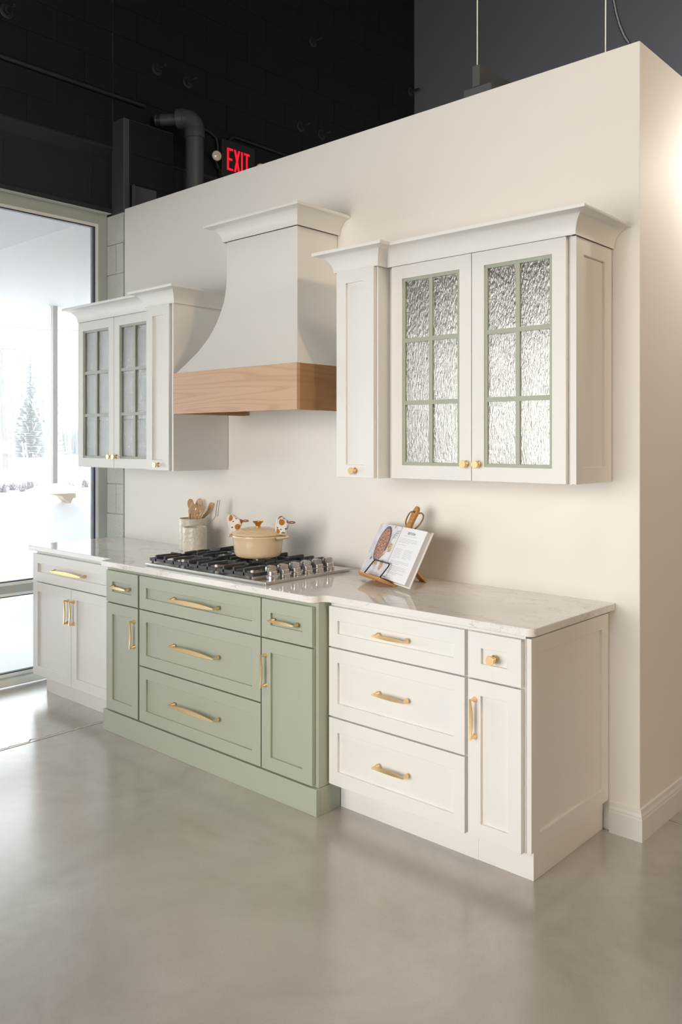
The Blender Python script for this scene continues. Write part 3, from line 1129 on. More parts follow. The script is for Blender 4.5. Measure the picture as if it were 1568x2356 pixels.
def crock(lab, c, r, h):
    pr = [(r * .9, 0), (r * .97, .003), (r * .985, .012), (r * .995, h * .5), (r, h * .93), (r * .995, h - .003), (r * .965, h), (r * .94, h - .004), (r * .93, h * .5), (r * .9, .02), (0.01, .012)]
    return obj('crock', MB().lathe(pr, tuple(c), 48), 'crock', smooth=True, label=lab, cat='crock', group='stoneware crocks on the worktop')


crock('tall cream stoneware crock full of wooden utensils, by the cooktop', CT, 0.0785, 0.186)
crock('short cream stoneware crock holding a steel utensil, in front of the tall one', CS, 0.0675, 0.151)
UA = Vector((math.cos(0.72), math.sin(0.72), 0))
UD = Vector((-math.sin(0.72), math.cos(0.72), 0))


def plate(loops, fn, th):
    bm = bmesh.new()
    for lp_ in loops:
        vs = [bm.verts.new((a, b, 0)) for a, b in lp_]
        for i in range(len(vs)):
            bm.edges.new((vs[i], vs[(i + 1) % len(vs)]))
    bmesh.ops.triangle_fill(bm, edges=bm.edges[:], use_beauty=True, normal=(0, 0, 1))
    r = bmesh.ops.extrude_face_region(bm, geom=bm.faces[:])
    for e in r['geom']:
        if isinstance(e, bmesh.types.BMVert):
            e.co.z = th
    bm.verts.index_update()
    mb = MB()
    mb.add([fn(*v.co) for v in bm.verts], [tuple(v.index for v in f.verts) for f in bm.faces])
    bm.free()
    return mb


def oval(cx, cy, rx, ry, rot=0, n=20, egg=0.0):
    o_ = []
    for i in range(n):
        a = 2 * PI * i / n
        x = rx * math.cos(a) * (1 + egg * math.sin(a))
        y = ry * math.sin(a)
        o_.append((cx + x * math.cos(rot) - y * math.sin(rot), cy + x * math.sin(rot) + y * math.cos(rot)))
    return o_


def utensil(name, lab, depth, head_loops, foot, neck, m='spoonwood', th=.006, cat='utensil', base=CT, bow=0.0, hr=.0055):
    """flat head in the plane UA-z at the given depth; handle from neck down to foot (a, z above counter)"""
    fn = lambda a, b, d: base + UA * a + Vector((0, 0, b)) + UD * (depth + d + bow * (b - neck[1]) * (b - neck[1]) * 10)
    mb = plate(head_loops, fn, th)
    p1 = fn(neck[0], neck[1], th / 2)
    p0 = base + UA * foot[0] + UD * (foot[2] if len(foot) > 2 else 0) + Vector((0, 0, foot[1]))
    mb.tube([p1 + (p1 - p0).normalized() * .012, p1, p0], [hr * .75, hr, hr], 8)
    return obj(name, mb, m, smooth=False, label=lab, cat=cat, group='wooden utensils in the tall crock')


# heights above the counter; a is to the right of the crock's middle
utensil('wooden_spoon', 'plain round wooden spoon at the left of the tall crock', .030, [oval(-.018, .262, .0185, .034, .08, egg=.12)], (-.034, .022, .030), (-.017, .232))
utensil('wooden_spoon', 'wooden spoon seen nearly edge-on, second from left in the tall crock', .004, [oval(-.012, .243, .011, .036, -.30)], (-.022, .022, .002), (-.020, .214), 'palewood', .010)
utensil('slotted_spoon', 'wooden spoon with one oval hole, in front of the others in the tall crock', -.018, [oval(.010, .236, .021, .034, -.22, egg=.1), oval(.020, .240, .0045, .008, -.5, 10)], (-.004, .022, -.022), (.003, .205))
utensil('slotted_spoon', 'wooden spoon with three long slots standing at the back of the tall crock', .045, [oval(.030, .262, .022, .036, -.06)] + [[(a, .250), (a + .004, .250), (a + .004, .290), (a, .290)] for a in (.021, .029, .037)], (.012, .022, .046), (.026, .230), 'palewood')
utensil('turner', 'wooden turner with two slots leaning to the right in the tall crock', -.040, [[(.013, .186), (.018, .215), (.043, .260), (.085, .257), (.072, .225), (.052, .187)], [(.029, .203), (.0335, .2015), (.054, .233), (.0495, .235)], [(.0445, .203), (.049, .2015), (.068, .233), (.0635, .235)]], (.010, .022, -.046), (.030, .190))
utensil('spatula', 'long pale wooden spatula leaning furthest right in the tall crock', .018, [[(.048, .186), (.083, .230), (.094, .272), (.104, .276), (.122, .270), (.118, .245), (.098, .212), (.066, .186)]], (.034, .022, .016), (.058, .192), 'palewood', .006)
# steel utensil in the short crock
fnS = lambda a, b, d: CS + UA * a + Vector((0, 0, b)) + UD * d
st = MB()
pth = [(-.04, .016), (.056, .150), (.078, .172), (.105, .194), (.117, .210), (.122, .250), (.128, .290), (.130, .303)]
wd = [.004, .0045, .0045, .005, .009, .010, .009, .006]
st.rings([[fnS(a, b, -w_), fnS(a + .003, b - .001, -w_), fnS(a + .003, b - .001, w_), fnS(a, b, w_)] for (a, b), w_ in zip(pth, wd)])
st.rings([[fnS(a + .012, b, -w_), fnS(a + .0145, b, -w_), fnS(a + .0145, b, w_), fnS(a + .012, b, w_)] for (a, b), w_ in zip(pth[4:], wd[4:])])
obj('steel_tongs', st, 'chrome', smooth=False, label='thin steel tongs bent upwards out of the short crock', cat='utensil')

def smooth_path(pts, n=5):
    P_ = [Vector(p) for p in pts]
    P_ = [P_[0] * 2 - P_[1]] + P_ + [P_[-1] * 2 - P_[-2]]
    o_ = []
    for i in range(1, len(P_) - 2):
        p0, p1, p2, p3 = P_[i - 1:i + 3]
        for j in range(n):
            q = j / n
            o_.append(0.5 * ((2 * p1) + (-p0 + p2) * q + (2 * p0 - 5 * p1 + 4 * p2 - p3) * q * q + (-p0 + 3 * p1 - 3 * p2 + p3) * q ** 3))
    return o_ + [P_[-2]]


# ------------------------------------------------------------------ cookbook on its stand
BT, BPH = -0.417, 0.468
BC = Vector((-2.394, -0.253, 0.909))
BW, BH = 0.488, 0.258
br = Vector((math.cos(BT), math.sin(BT), 0))
bn = Vector((math.sin(BT), -math.cos(BT), 0))
bt = -bn * math.sin(BPH) + Vector((0, 0, 1)) * math.cos(BPH)
bm_ = bn * math.cos(BPH) + Vector((0, 0, 1)) * math.sin(BPH)
bk = lambda r, q, m_: BC + br * r + bt * q + bm_ * m_
t = thing('cookbook_stand', 'honey wooden cookbook stand with a black wire clip on the worktop', 'book stand', (BC.x, BC.y, 0.897))
bd = [(-.105, -.004), (.105, -.004), (.105, .215), (.085, .238), (.035, .252), (.021, .268), (.019, .290), (.0235, .325), (.022, .350), (.010, .366), (-.006, .367), (-.017, .352), (-.021, .325), (-.018, .290), (-.022, .268), (-.035, .252), (-.085, .238), (-.105, .215)]
obj('board', plate([bd[:2] + [tuple(q)[:2] for q in smooth_path([(a, b, 0) for a, b in bd[2:]], 4)], oval(.004, .338, .0055, .0065, 0, 12)], lambda a, b, d: bk(a, b, -.016 + d), .013), 'acacia', t, .0015)
lg = MB().prism([(-.004, -.0105), (.064, -.018), (.078, -.010), (.080, -.002), (-.004, -.001)], lambda a, b, d: bk(d, b, a), -.112, .112)
obj('ledge', lg, 'acacia', t, .002)
# prop leg
foot = Vector((-2.289, -0.100, 0.897))
topm = bk(.035, .130, -.018)
dv = (topm - foot)
sd = br
nrm = dv.cross(sd).normalized()
pg = MB()
hw_ = .030
vs = []
for p in (foot, topm):
    for a, b in ((-hw_, -.006), (hw_, -.006), (hw_, .006), (-hw_, .006)):
        vs.append(p + sd * a + nrm * b)
for i in range(4):
    vs[i].z = 0.8976
pg.add(vs, [(0, 1, 2, 3), (4, 7, 6, 5), (0, 4, 5, 1), (1, 5, 6, 2), (2, 6, 7, 3), (3, 7, 4, 0)])
obj('prop_leg', pg, 'acacia', t, .001)
wr = [bk(-.083, -.004, .062), bk(-.083, .060, .044), bk(-.080, .069, .042), bk(-.074, .073, .041), bk(.062, .073, .041), bk(.068, .069, .042), bk(.071, .060, .044), bk(.071, -.006, .062)]
obj('wire_clip', MB().tube(wr, .0030, 8), 'wire', t, smooth=True)
rp = [bk(.004, .338, .004), bk(-.012, .330, .008), bk(-.022, .310, .007), bk(-.026, .285, .003), bk(-.022, .268, -.006)]
obj('rope', MB().tube(smooth_path(rp), .0036, 8), 'rope', t, smooth=True)
rp = [bk(.004, .338, -.020), bk(.024, .345, -.026), bk(.044, .335, -.030), bk(.050, .312, -.030), bk(.042, .285, -.028), bk(.026, .262, -.024)]
obj('rope', MB().tube(smooth_path(rp), .0036, 8), 'rope', t, smooth=True)

t = thing('cookbook', 'open cookbook showing a stew photograph and a recipe page, on the stand', 'book', tuple(BC))
cv = MB()
for s_ in (-1, 1):
    pass
cv.prism([(-BW / 2, -.0005), (-.012, .0025), (.012, .0025), (BW / 2, -.0005), (BW / 2, .0022), (.012, .0052), (-.012, .0052), (-BW / 2, .0022)], lambda a, b, d: bk(a, d, b), 0, BH)
obj('cover', cv, 'cover', t)


def page_m(r):
    """height of the page surface over the cover"""
    if r < 0:
        s = -r / (BW / 2)
        return .0052 + .0190 * (1 - s) ** .8 * (1 - math.exp(-s * 14)) + .012 * math.exp(-s * 14) + .002
    s = r / (BW / 2)
    return .0075 + .0230 * (1 - math.exp(-s * 16)) * (1 - .28 * s) + .010 * math.exp(-s * 16)


def pages(name, r0, r1, n=14):
    mb = MB()
    q0, q1 = .006, BH - .006
    top_ = [(r0 + (r1 - r0) * i / n) for i in range(n + 1)]
    rg = []
    for r in top_:
        lo = .0056 - .0030 * abs(r) / (BW / 2)
        rg.append([bk(r, q0, lo), bk(r, q0, page_m(r)), bk(r, q1, page_m(r)), bk(r, q1, lo)])
    mb.rings(rg)
    nn = len(mb.f)
    mb.mi = [0 if (i % 4) == 1 else 1 for i in range(nn - 2)] + [1, 1]
    return obj(name, mb, ['page', 'pageedge'], t)


pl_ = pages('left_page', -BW / 2 + .006, -.0005)
pr_ = pages('right_page', .0005, BW / 2 - .010)


def on_page(loop, off=.0005, n=1):
    return [bk(r, q, page_m(r) + off) for r, q in loop]


def patch(mb, r0, r1, q0, q1, off=.0005, n=6):
    rs = [r0 + (r1 - r0) * i / n for i in range(n + 1)]
    vs = [bk(r, q0, page_m(r) + off) for r in rs] + [bk(r, q1, page_m(r) + off) for r in rs]
    mb.add(vs, [(i, i + 1, n + 2 + i, n + 1 + i) for i in range(n)])


ph = MB()
patch(ph, -BW / 2 + .007, -.004, .008, BH - .008, .0003, 16)
m = mat('stew_photograph_background', (0.6, 0.6, 0.68), 0.4)
tt = NT(m)
tt.col(tt.ramp(tt.noise(tt.pos(), 22, 5), [(0.35, (0.66, 0.66, 0.74)), (0.65, (0.86, 0.86, 0.91))]))
obj('photograph', ph, m, pl_, label='printed photograph of a stew in a dark pan with bread')


def fan(mb, loop, off):
    c_ = (sum(p[0] for p in loop) / len(loop), sum(p[1] for p in loop) / len(loop))
    rings_ = []
    vs = []
    K = (0.0, .35, .7, 1.0)
    n_ = len(loop)
    for k in K[1:]:
        vs += on_page([(c_[0] + (a - c_[0]) * k, c_[1] + (b - c_[1]) * k) for a, b in loop], off)
    vs.append(bk(c_[0], c_[1], page_m(c_[0]) + off))
    fs = [(3 * n_, i, (i + 1) % n_) for i in range(n_)]
    for k in range(2):
        fs += [(k * n_ + i, (k + 1) * n_ + i, (k + 1) * n_ + (i + 1) % n_, k * n_ + (i + 1) % n_) for i in range(n_)]
    mb.add(vs, fs)


pp = MB()
fan(pp, oval(-.118, .158, .064, .088, 0, 28), .0008)
fan(pp, [(-.062, .236), (-.054, .252), (-.048, .250), (-.070, .226)], .0008)
fan(pp, [(-.178, .090), (-.186, .074), (-.180, .072), (-.166, .084)], .0008)
obj('printed_pan', pp, 'photo_pan', pl_)
m = mat('stew_print', (0.5, 0.25, 0.2), 0.5)
tt = NT(m)
tt.col(tt.ramp(tt.noise(tt.pos(), 160, 3, .7), [(0.38, (0.17, 0.06, 0.04)), (0.5, (0.42, 0.17, 0.11)), (0.62, (0.72, 0.52, 0.42))]))
st_ = MB()
fan(st_, oval(-.120, .158, .053, .076, 0, 28), .0011)
obj('printed_stew', st_, m, pl_)
m = mat('bread_print', (0.7, 0.5, 0.3), 0.5)
tt = NT(m)
tt.col(tt.ramp(tt.noise(tt.pos(), 130, 3), [(0.38, (0.36, 0.19, 0.07)), (0.55, (0.72, 0.52, 0.30)), (0.7, (0.85, 0.72, 0.55))]))
br_ = MB()
fan(br_, [(-.060, .160), (-.040, .176), (-.014, .162), (-.012, .130), (-.034, .122)], .0008)
fan(br_, [(-.080, .128), (-.056, .132), (-.050, .112), (-.086, .088), (-.094, .096)], .0008)
fan(br_, [(-.112, .090), (-.092, .088), (-.090, .058), (-.128, .046), (-.134, .058)], .0008)
fan(br_, [(-.060, .076), (-.034, .086), (-.024, .056), (-.040, .030), (-.054, .042)], .0008)
obj('printed_bread', br_, m, pl_)
fk = MB()
for i in range(4):
    a0, b0 = -.050 + i * .004, .172 + i * .011
    pts = [(a0, b0), (a0 + .018, b0 + .020), (a0 + .036, b0 + .024 + i * .001)]
    for (p, q) in zip(pts, pts[1:]):
        fan(fk, [(p[0], p[1]), (q[0], q[1]), (q[0], q[1] + .0022), (p[0], p[1] + .0022)], .0008)
obj('printed_fork', fk, 'photo_pan', pl_)

# recipe text
tx = MB()
vs, fs = text_mesh('BEEF STEW', 0.017)
tx.add([bk(.118 + x * .78, .222 + y, page_m(.118 + x * .78) + .0006) for x, y, z in vs], fs)
obj('title', tx, 'inkdark', pr_, label='recipe title reading BEEF STEW')
ln = MB()
R.seed(11)


def para(r0, r1, q, k, pitch=.0062, last=.6, gap=.3):
    for i in range(k):
        e = r1 if i < k - 1 else r0 + (r1 - r0) * last
        e -= R.uniform(0, .01)
        r = r0
        while r < e - .004:
            wl_ = R.uniform(.006, .018)
            patch(ln, r, min(r + wl_, e), q - i * pitch, q - i * pitch + .0014, .0006, 1)
            r += wl_ + .0022


para(.062, .176, .2135, 1, last=1)
para(.040, .198, .200, 4)
para(.040, .160, .170, 1)
para(.038, .105, .150, 8, .0064)
para(.120, .196, .150, 7, .0064)
para(.038, .200, .094, 3)
para(.038, .200, .070, 4)
para(.038, .200, .042, 2)
obj('text_lines', ln, 'ink', pr_)
foot_ = MB()
patch(foot_, .030, .046, .014, .0165, .0006, 1)
patch(foot_, .047, .051, .0125, .018, .0006, 1)
obj('page_foot_mark', foot_, 'inkdark', pr_)

# ------------------------------------------------------------------ high wall: exit sign, pipe, conduit, bolts
t = thing('exit_sign', 'black exit sign with glowing red letters and two round emergency lamps', 'sign', (XB, 1.13, 3.7))
hx = -4.975
hb_ = MB().box(XB + .003, hx, 0.965, 1.300, 3.545, 3.835)
obj('housing', hb_, 'steelblack', t, .008)
ex = MB()
LY, LZ, LH = 1.012, 3.604, 0.168
sw = .0155


def letter(ch, y0, w_):
    fx = lambda a, b, d: (hx + d, a, b)
    B = lambda a0, a1, b0, b1: ex.box(hx + .0005, hx + .003, y0 + a0, y0 + a1, LZ + b0, LZ + b1)
    if ch == 'E':
        B(0, sw, 0, LH); B(sw, w_, 0, sw); B(sw, w_, LH - sw, LH); B(sw, w_ * .9, LH / 2 - sw / 2, LH / 2 + sw / 2)
    if ch == 'I': B(0, sw, 0, LH)
    if ch == 'T':
        B(0, w_, LH - sw, LH); B(w_ / 2 - sw / 2, w_ / 2 + sw / 2, 0, LH - sw)
    if ch == 'X':
        for s_ in (0, 1):
            p = [(0, 0), (sw * 1.1, 0), (w_, LH), (w_ - sw * 1.1, LH)]
            if s_: p = [(w_ - a, b) for a, b in p]
            ex.prism([(y0 + a, LZ + b) for a, b in p], fx, .0005, .003 + s_ * .0002)


letter('E', LY, .056)
letter('X', LY + .068, .060)
letter('I', LY + .140, sw)
letter('T', LY + .170, .056)
obj('lettering', ex, 'red', t, label='red lit letters EXIT')
for (ly, lz, yw) in ((0.902, 3.678, .965), (1.345, 3.690, 1.30)):
    d_ = Vector((.92, -.35, -.12)).normalized()
    hd = obj('lamp_head', MB().lathe([(.020, -.03), (.036, -.02), (.041, 0), (.041, .006)], (hx + .01, ly, lz), 24, d_), 'steelblack', t, smooth=True)
    obj('lens', MB().lathe([(.036, .0062), (.034, .010), (.02, .013), (0.0, .014)], (hx + .01, ly, lz), 24, d_), 'lens', hd, smooth=True)
    obj('lamp_arm', MB().tube([(hx, ly, lz - .03), (hx - .01, (ly + yw) / 2, 3.60), (hx - .02, yw + (.01 if yw > 1 and ly > 1.2 else -.002), 3.59)], .008, 8), 'steelblack', t)

t = thing('drain_pipe', 'grey painted drain pipe with a wide elbow behind the partition', 'pipe', (-4.75, 0.527, 3.0))
pc = Vector((-4.75, 0.53, 0))
hd_ = Vector((-5.03 + 4.75, 0.345 - 0.53, 0)).normalized()
obj('vertical_pipe', MB().lathe([(.0615, 0), (.0615, 3.70)], (pc.x, pc.y, 0), 32), 'pipe', t, smooth=True)
obj('coupling', MB().lathe([(.062, 3.655), (.0685, 3.657), (.0685, 3.722), (.0665, 3.725), (.062, 3.725)], (pc.x, pc.y, 0), 32), 'pipe', t, smooth=True)
el = []
for i in range(11):
    a = PI / 2 * i / 10
    el.append(Vector((pc.x, pc.y, 3.722)) + hd_ * (.078 * (1 - math.cos(a))) + Vector((0, 0, 1)) * .078 * math.sin(a))
obj('elbow', MB().tube(el, .0655, 28), 'pipe', t, smooth=True)
e1 = el[-1]
obj('coupling', MB().lathe([(.0655, -.004), (.070, -.002), (.070, .045), (.066, .048), (.04, .048)], tuple(e1), 32, hd_), 'pipe', t, smooth=True)
obj('horizontal_pipe', MB().tube([e1 + hd_ * .04, e1 + hd_ * .205], .041, 24), 'pipe', t, smooth=True)
obj('clamp_band', MB().tube([e1 + hd_ * .165, e1 + hd_ * .19], .0445, 24), 'steelblack', t, smooth=True)

cd = MB().tube([(XB + .016, y, 3.886) for y in (-6.9, -3, -1, 0.0, .30)], .015, 10)
obj('conduit', cd, 'steelblack', smooth=True, label='long straight black conduit along the upper window wall', cat='conduit')
cd = [(XB + .016, 1.055, 3.838)]
for i in range(9):
    a = PI - PI / 2 * i / 8
    cd.append((XB + .016, 1.135 + .080 * math.cos(a), 3.812 + .075 * math.sin(a)))
cd += [(XB + .016, 1.6, 3.885), (XB + .016, 2.4, 3.885)]
obj('conduit', MB().tube(cd, .012, 10), 'steelblack', smooth=True, label='bent black conduit rising from the right of the exit sign', cat='conduit')
cd = [(XB + .02, .62, 3.875), (XB + .02, .78, 3.872), (XB + .02, .87, 3.86), (XB + .02, .93, 3.835), (XB + .02, .948, 3.80), (XB + .02, .950, 3.74)]
obj('conduit', MB().tube(cd, .010, 10), 'steelblack', smooth=True, label='short curved black conduit between the drain pipe and the exit sign', cat='conduit')
bl = [(0.408, 4.185, 'left one of the pair of black wall bolts above the elbow pipe'),
      (0.677, 4.177, 'right one of the pair of black wall bolts above the elbow pipe'),
      (1.998, 4.937, 'black wall bolt alone high on the dark wall, near the top middle'),
      (1.852, 4.174, 'left one of the pair of black wall bolts near the partition top edge'),
      (2.106, 4.173, 'right one of the pair of black wall bolts near the partition top edge'),
      (3.36, 4.930, 'black wall bolt beside the dark corner of the two black walls'),
      (-0.703, 4.179, 'black wall bolt at the top left corner of the photo')]
for y, z, lab in bl:
    t = thing('wall_bolt', lab, 'bolt', (XB, y, z), 'anchor bolts on the dark wall')
    obj('washer', MB().lathe([(.045, .0015), (.045, .008), (.04, .010), (.02, .010)], (XB, y, z), 20, (1, 0, 0)), 'steelblack', t, smooth=True)
    obj('bolt_shaft', MB().lathe([(.022, .0102), (.022, .028), (.012, .0285), (.012, .105), (.010, .108)], (XB, y, z), 12, (1, 0, 0)), 'steelblack', t, smooth=True)

# hanging beam, rods, cable above the partition
t = thing('hanging_beam', 'grey inverted T beam end resting on the partition top', 'beam', (-2.075, 0.5, ZW))
obj('web', MB().box(-2.093, -2.055, 0.0, 1.2, 3.1005, 3.194), 'greybeam', t, .002)
obj('flange', MB().box(-2.142, -1.999, 0.004, 1.2, ZW + .001, 3.1), 'greybeam', t, .002)
t = thing('support_beam', 'small dark beam stub showing over the partition near its right corner', 'beam', (-1.45, 0.6, ZW))
obj('web', MB().box(-1.500, -1.478, 0.16, 0.43, ZW + .001, 3.128), 'steelblack', t, .001)
t = thing('support_beam', 'dark beam stub showing at the right corner of the partition top', 'beam', (-1.39, 0.6, ZW))
obj('web', MB().box(-1.405, -1.385, 0.05, 0.43, ZW + .001, 3.092), 'steelblack', t, .001)
t = thing('support_beam', 'low dark beam stub showing over the middle of the partition top', 'beam', (-2.95, 0.5, ZW))
obj('web', MB().box(-2.99, -2.93, 0.10, 0.4, ZW + .001, 3.112), 'steelblack', t, .001)
obj('hanging_rod', MB().tube([(-2.0865, .030, 3.1945), (-2.0835, .030, 6.59)], .0028, 8), 'rod', label='thin bright steel rod holding the grey beam', cat='rod', group='steel hanger rods')
obj('hanging_rod', MB().tube([(-1.490, .04, ZW + .001), (-1.478, .04, 6.59)], .0028, 8), 'rod', label='thin bright steel rod near the right corner of the partition', cat='rod', group='steel hanger rods')
cb = [(-1.40, .12, ZW - .0), (-1.418, .10, 3.113), (-1.438, .10, 3.150), (-1.457, .10, 3.199), (-1.472, .10, 3.255), (-1.483, .10, 3.313), (-1.487, .10, 3.38), (-1.47, .10, 3.8), (-1.3, .1, 6.59)]
sm = []
for i in range(len(cb) - 1):
    for j in range(6 if i < 6 else 4):
        sm.append(Vector(cb[i]).lerp(Vector(cb[i + 1]), j / (6 if i < 6 else 4)))
sm.append(Vector(cb[-1]))
# armoured cable: ribbed radius
fine = []
for i in range(len(sm) - 1):
    L_ = (sm[i + 1] - sm[i]).length
    k = max(1, int(L_ / .0062)) if sm[i].z < 3.6 else 2
    for j in range(k):
        fine.append(sm[i].lerp(sm[i + 1], j / k))
fine.append(sm[-1])
obj('cable', MB().tube(fine, [.0088 if i % 2 else .0066 for i in range(len(fine))], 8), 'cable', smooth=True, label='dark armoured cable curving down to the partition corner', cat='cable')

# ------------------------------------------------------------------ outside
gr = MB()
gr.add([(-5.3, -60, -.06), (-5.3, 80, -.06), (-30, 80, -.02), (-30, -60, -.02), (-60, 90, .25), (-60, -60, .25), (-160, 160, .9), (-160, -60, .9)], [(0, 1, 2, 3), (3, 2, 4, 5), (5, 4, 6, 7)])
obj('snow_ground', gr, 'snow', kind='structure')
t = thing('canopy', 'grey canopy roof outside the window on a slim column', 'canopy', (-8.8, 0, 0))
obj('soffit', MB().box(-9.07, -5.31, -14, 9, 3.05, 3.30), 'soffit', t)
obj('column', MB().box(-8.80, -8.745, 1.66, 1.715, 1.02, 3.05), 'galv', t)
obj('snow_mound', MB().lathe([(2.2, -.08), (1.5, .18), (.95, .5), (.55, .82), (.3, .99), (.15, 1.05), (0.0, 1.07)], (-8.77, 1.69, 0), 28), 'snow', t, smooth=True)
obj('exposed_stone', MB().prism([(-.16, .075), (.11, .075), (.10, .03), (.06, .02), (.02, -.03), (-.03, .01), (-.06, .05)], lambda a, b, d: (-8.35 + d * 1 - b * .5, 1.55 + a, .90 + b), 0, .12), 'stone', t, label='bare tan stone showing through the snow')


def bare_tree(name, lab, base, h, seed, spread=.5, group=None, lv=5):
    rr = random.Random(seed)
    mb = MB()

    def grow(p, d, L_, r, k):
        q = p + d * L_
        mb.tube([p, p.lerp(q, .5) + Vector((rr.uniform(-.04, .04), rr.uniform(-.04, .04), 0)) * L_, q], [r, r * .85, r * .65], 3, False)
        if k == 0: return
        for _ in range(3 if k > 1 else 4):
            nd = (d + Vector((rr.uniform(-1, 1), rr.uniform(-1, 1), rr.uniform(-.25, .7))) * spread).normalized()
            grow(p.lerp(q, rr.uniform(.45, 1)), nd, L_ * rr.uniform(.55, .8), r * .58, k - 1)

    grow(Vector(base), Vector((0, 0, 1)), h * .33, h * .024, lv)
    return obj(name, mb, 'bark', label=lab, cat='tree', group=group)


def spruce(lab, base, h, seed):
    rr = random.Random(seed)
    t = thing('spruce', lab, 'tree', base)
    b = Vector(base)
    obj('trunk', MB().tube([b, b + Vector((0, 0, h * .97))], [h * .016, h * .003], 6), 'bark', t)
    mb = MB()
    z = .06
    while z < .985:
        R_ = h * .29 * (1 - z) ** .85 + h * .006
        n_ = int(9 + 16 * (1 - z))
        for i in range(n_):
            a = rr.uniform(0, 2 * PI)
            L_ = R_ * rr.uniform(.55, 1.12)
            d = Vector((math.cos(a), math.sin(a), 0))
            s_ = Vector((-math.sin(a), math.cos(a), 0))
            p = b + Vector((0, 0, h * z))
            dr_ = -.22 * L_ + h * .012
            w_ = L_ * .20 + .05
            mid = p + d * L_ * .55 + Vector((0, 0, dr_ * .35))
            tip = p + d * L_ + Vector((0, 0, dr_ * .55 + L_ * .06))
            dn = Vector((0, 0, -w_ * .8))
            mb.add([p, mid + s_ * w_, tip, mid - s_ * w_, mid + dn], [(0, 1, 2), (0, 2, 3), (0, 4, 2)])
        z += .017
    obj('foliage', mb, 'spruce', t, kind='stuff')


fwd = Vector((-math.sin(YAW), math.cos(YAW), 0))
rgt = Vector((math.cos(YAW), math.sin(YAW), 0))


def far(u, dist, z):
    """ground position seen in the direction of pixel column u, at a real distance"""
    p = Vector((0, -3.1649, 0)) + (fwd + rgt * ((u - 784) / 1943.5)) * dist
    return (p.x, p.y, z)


spruce('tall snow-dusted spruce, colour paled for haze, seen through the window', far(70, 70, .2), 10.0, 4)
bare_tree('bare_tree', 'bare leafless tree just left of the spruce outside', far(30, 60, .2), 6.4, 21, .55)
bare_tree('bare_tree', 'bare leafless tree close right of the spruce outside', far(118, 74, .3), 8.4, 5, .5)
bare_tree('bare_tree', 'bare leafless tree at the right, beyond the canopy column', far(160, 66, .3), 7.6, 9, .5)
bare_tree('bare_tree', 'pale bare tree far behind, between the spruce and the canopy column', far(106, 60, .1), 6.6, 33, .5)
bare_tree('bare_tree', 'pale bare tree far behind, at the right edge of the window view', far(196, 72, .2), 9.0, 61, .5)
bare_tree('bare_tree', 'pale bare tree far behind, at the left edge of the photo', far(-10, 72, .2), 6.0, 62, .5)
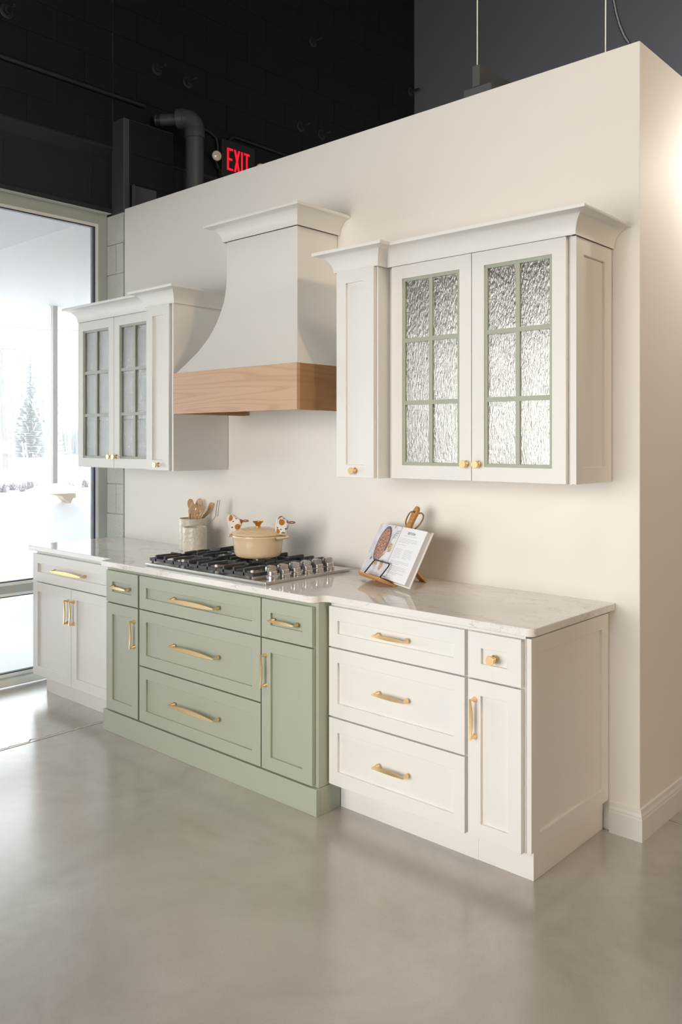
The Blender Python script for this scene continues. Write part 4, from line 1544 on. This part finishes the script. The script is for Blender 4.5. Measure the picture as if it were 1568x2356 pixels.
# far thicket of brush
tk = MB()
R.seed(8)
for i in range(5200):
    u = R.uniform(-60, 260)
    dd = R.uniform(79, 96)
    p = Vector(far(u, dd, .5))
    hh = R.uniform(.6, 4.2) * (0.75 + .25 * math.sin(u * .07))
    q = p + Vector((R.uniform(-.5, .5), R.uniform(-.5, .5), hh))
    mb_r = R.uniform(.04, .09)
    tk.tube([p, q], [mb_r, .015], 3, False)
obj('thicket', tk, 'bark', kind='stuff', label='pale grey thicket of brush along the snowy field', cat='brush')
for u, dd, hgt, lab in ((8, 26, .36, 'clump of dead twigs in the snow at the left photo edge'), (31, 27.3, .34, 'second clump of dead twigs in the snow from the left edge'), (55, 26.5, .40, 'large clump of dead twigs in the snow below the spruce'), (72, 27.8, .38, 'clump of dead twigs in the snow left of the column foot'), (161, 27, .35, 'clump of dead twigs in the snow just right of the column foot'), (196, 29, .35, 'clump of dead twigs in the snow behind the left wall cabinet')):
    sb = MB()
    c_ = Vector(far(u, dd, -.03))
    for i in range(70):
        p = c_ + Vector((R.uniform(-.12, .12), R.uniform(-.12, .12), 0))
        q = p + Vector((R.uniform(-.16, .16), R.uniform(-.16, .16), R.uniform(.15, hgt)))
        sb.tube([p, q], [.007, .003], 3, False)
        q2 = p.lerp(q, .6) + Vector((R.uniform(-.1, .1), R.uniform(-.1, .1), R.uniform(0, .12)))
        sb.tube([p.lerp(q, .6), q2], [.004, .002], 3, False)
    obj('dead_shrub', sb, 'grass', label=lab, cat='shrub', group='dead shrubs in the snow')
t = thing('utility_pole', 'leaning utility pole with a crossarm at the far left', 'pole', far(13, 45, .0))
b0, b1 = Vector(far(13, 45, 0)), Vector(far(1, 45, 6.6))
obj('pole_shaft', MB().tube([b0, b1], [.15, .11], 10), 'pole', t)
obj('crossarm', MB().tube([b1 + Vector((0, 0, -.1)) - rgt * .5, b1 + Vector((0, 0, -.12)) + rgt * .85], .05, 6), 'pole', t)
obj('meter_box', MB().box(b0.x - .35, b0.x + .3, b0.y - .3, b0.y + .3, .9, 1.6), 'snow', t)
pl0, pl1 = Vector(far(-60, 40, 7.22)), Vector(far(240, 40, 6.78))
obj('power_line', MB().tube([pl0.lerp(pl1, i / 12) - Vector((0, 0, .12 * math.sin(PI * i / 12))) for i in range(13)], .035, 5), 'pole', label='overhead power line crossing the white sky', cat='cable')
for u, z_, lab, mm in ((53, 1.55, 'leaning yellow marker stake in the snowy field', 'yellow'), (60, 1.5, 'leaning white marker stake in the snowy field', 'snow')):
    p = Vector(far(u + 6, 42, .2))
    q = Vector(far(u - 2, 42, z_))
    obj('marker_stake', MB().tube([p, q], .035, 6), mm, label=lab, cat='stake', group='marker stakes in the field')

# falling snow between the building and the trees
hz = MB().box(-150, -22, -80, 140, -5, 60)
hm = bpy.data.materials.new('falling_snow_haze')
hm.use_nodes = True
hn = hm.node_tree
hn.nodes.clear()
ho = hn.nodes.new('ShaderNodeOutputMaterial')
hv = hn.nodes.new('ShaderNodeVolumeScatter')
hv.inputs['Color'].default_value = (0.98, 0.99, 1, 1)
hv.inputs['Density'].default_value = 0.0085
hn.links.new(hv.outputs[0], ho.inputs['Volume'])
obj('snow_haze', hz, hm, kind='stuff', label='white haze of falling snow over the field outside')
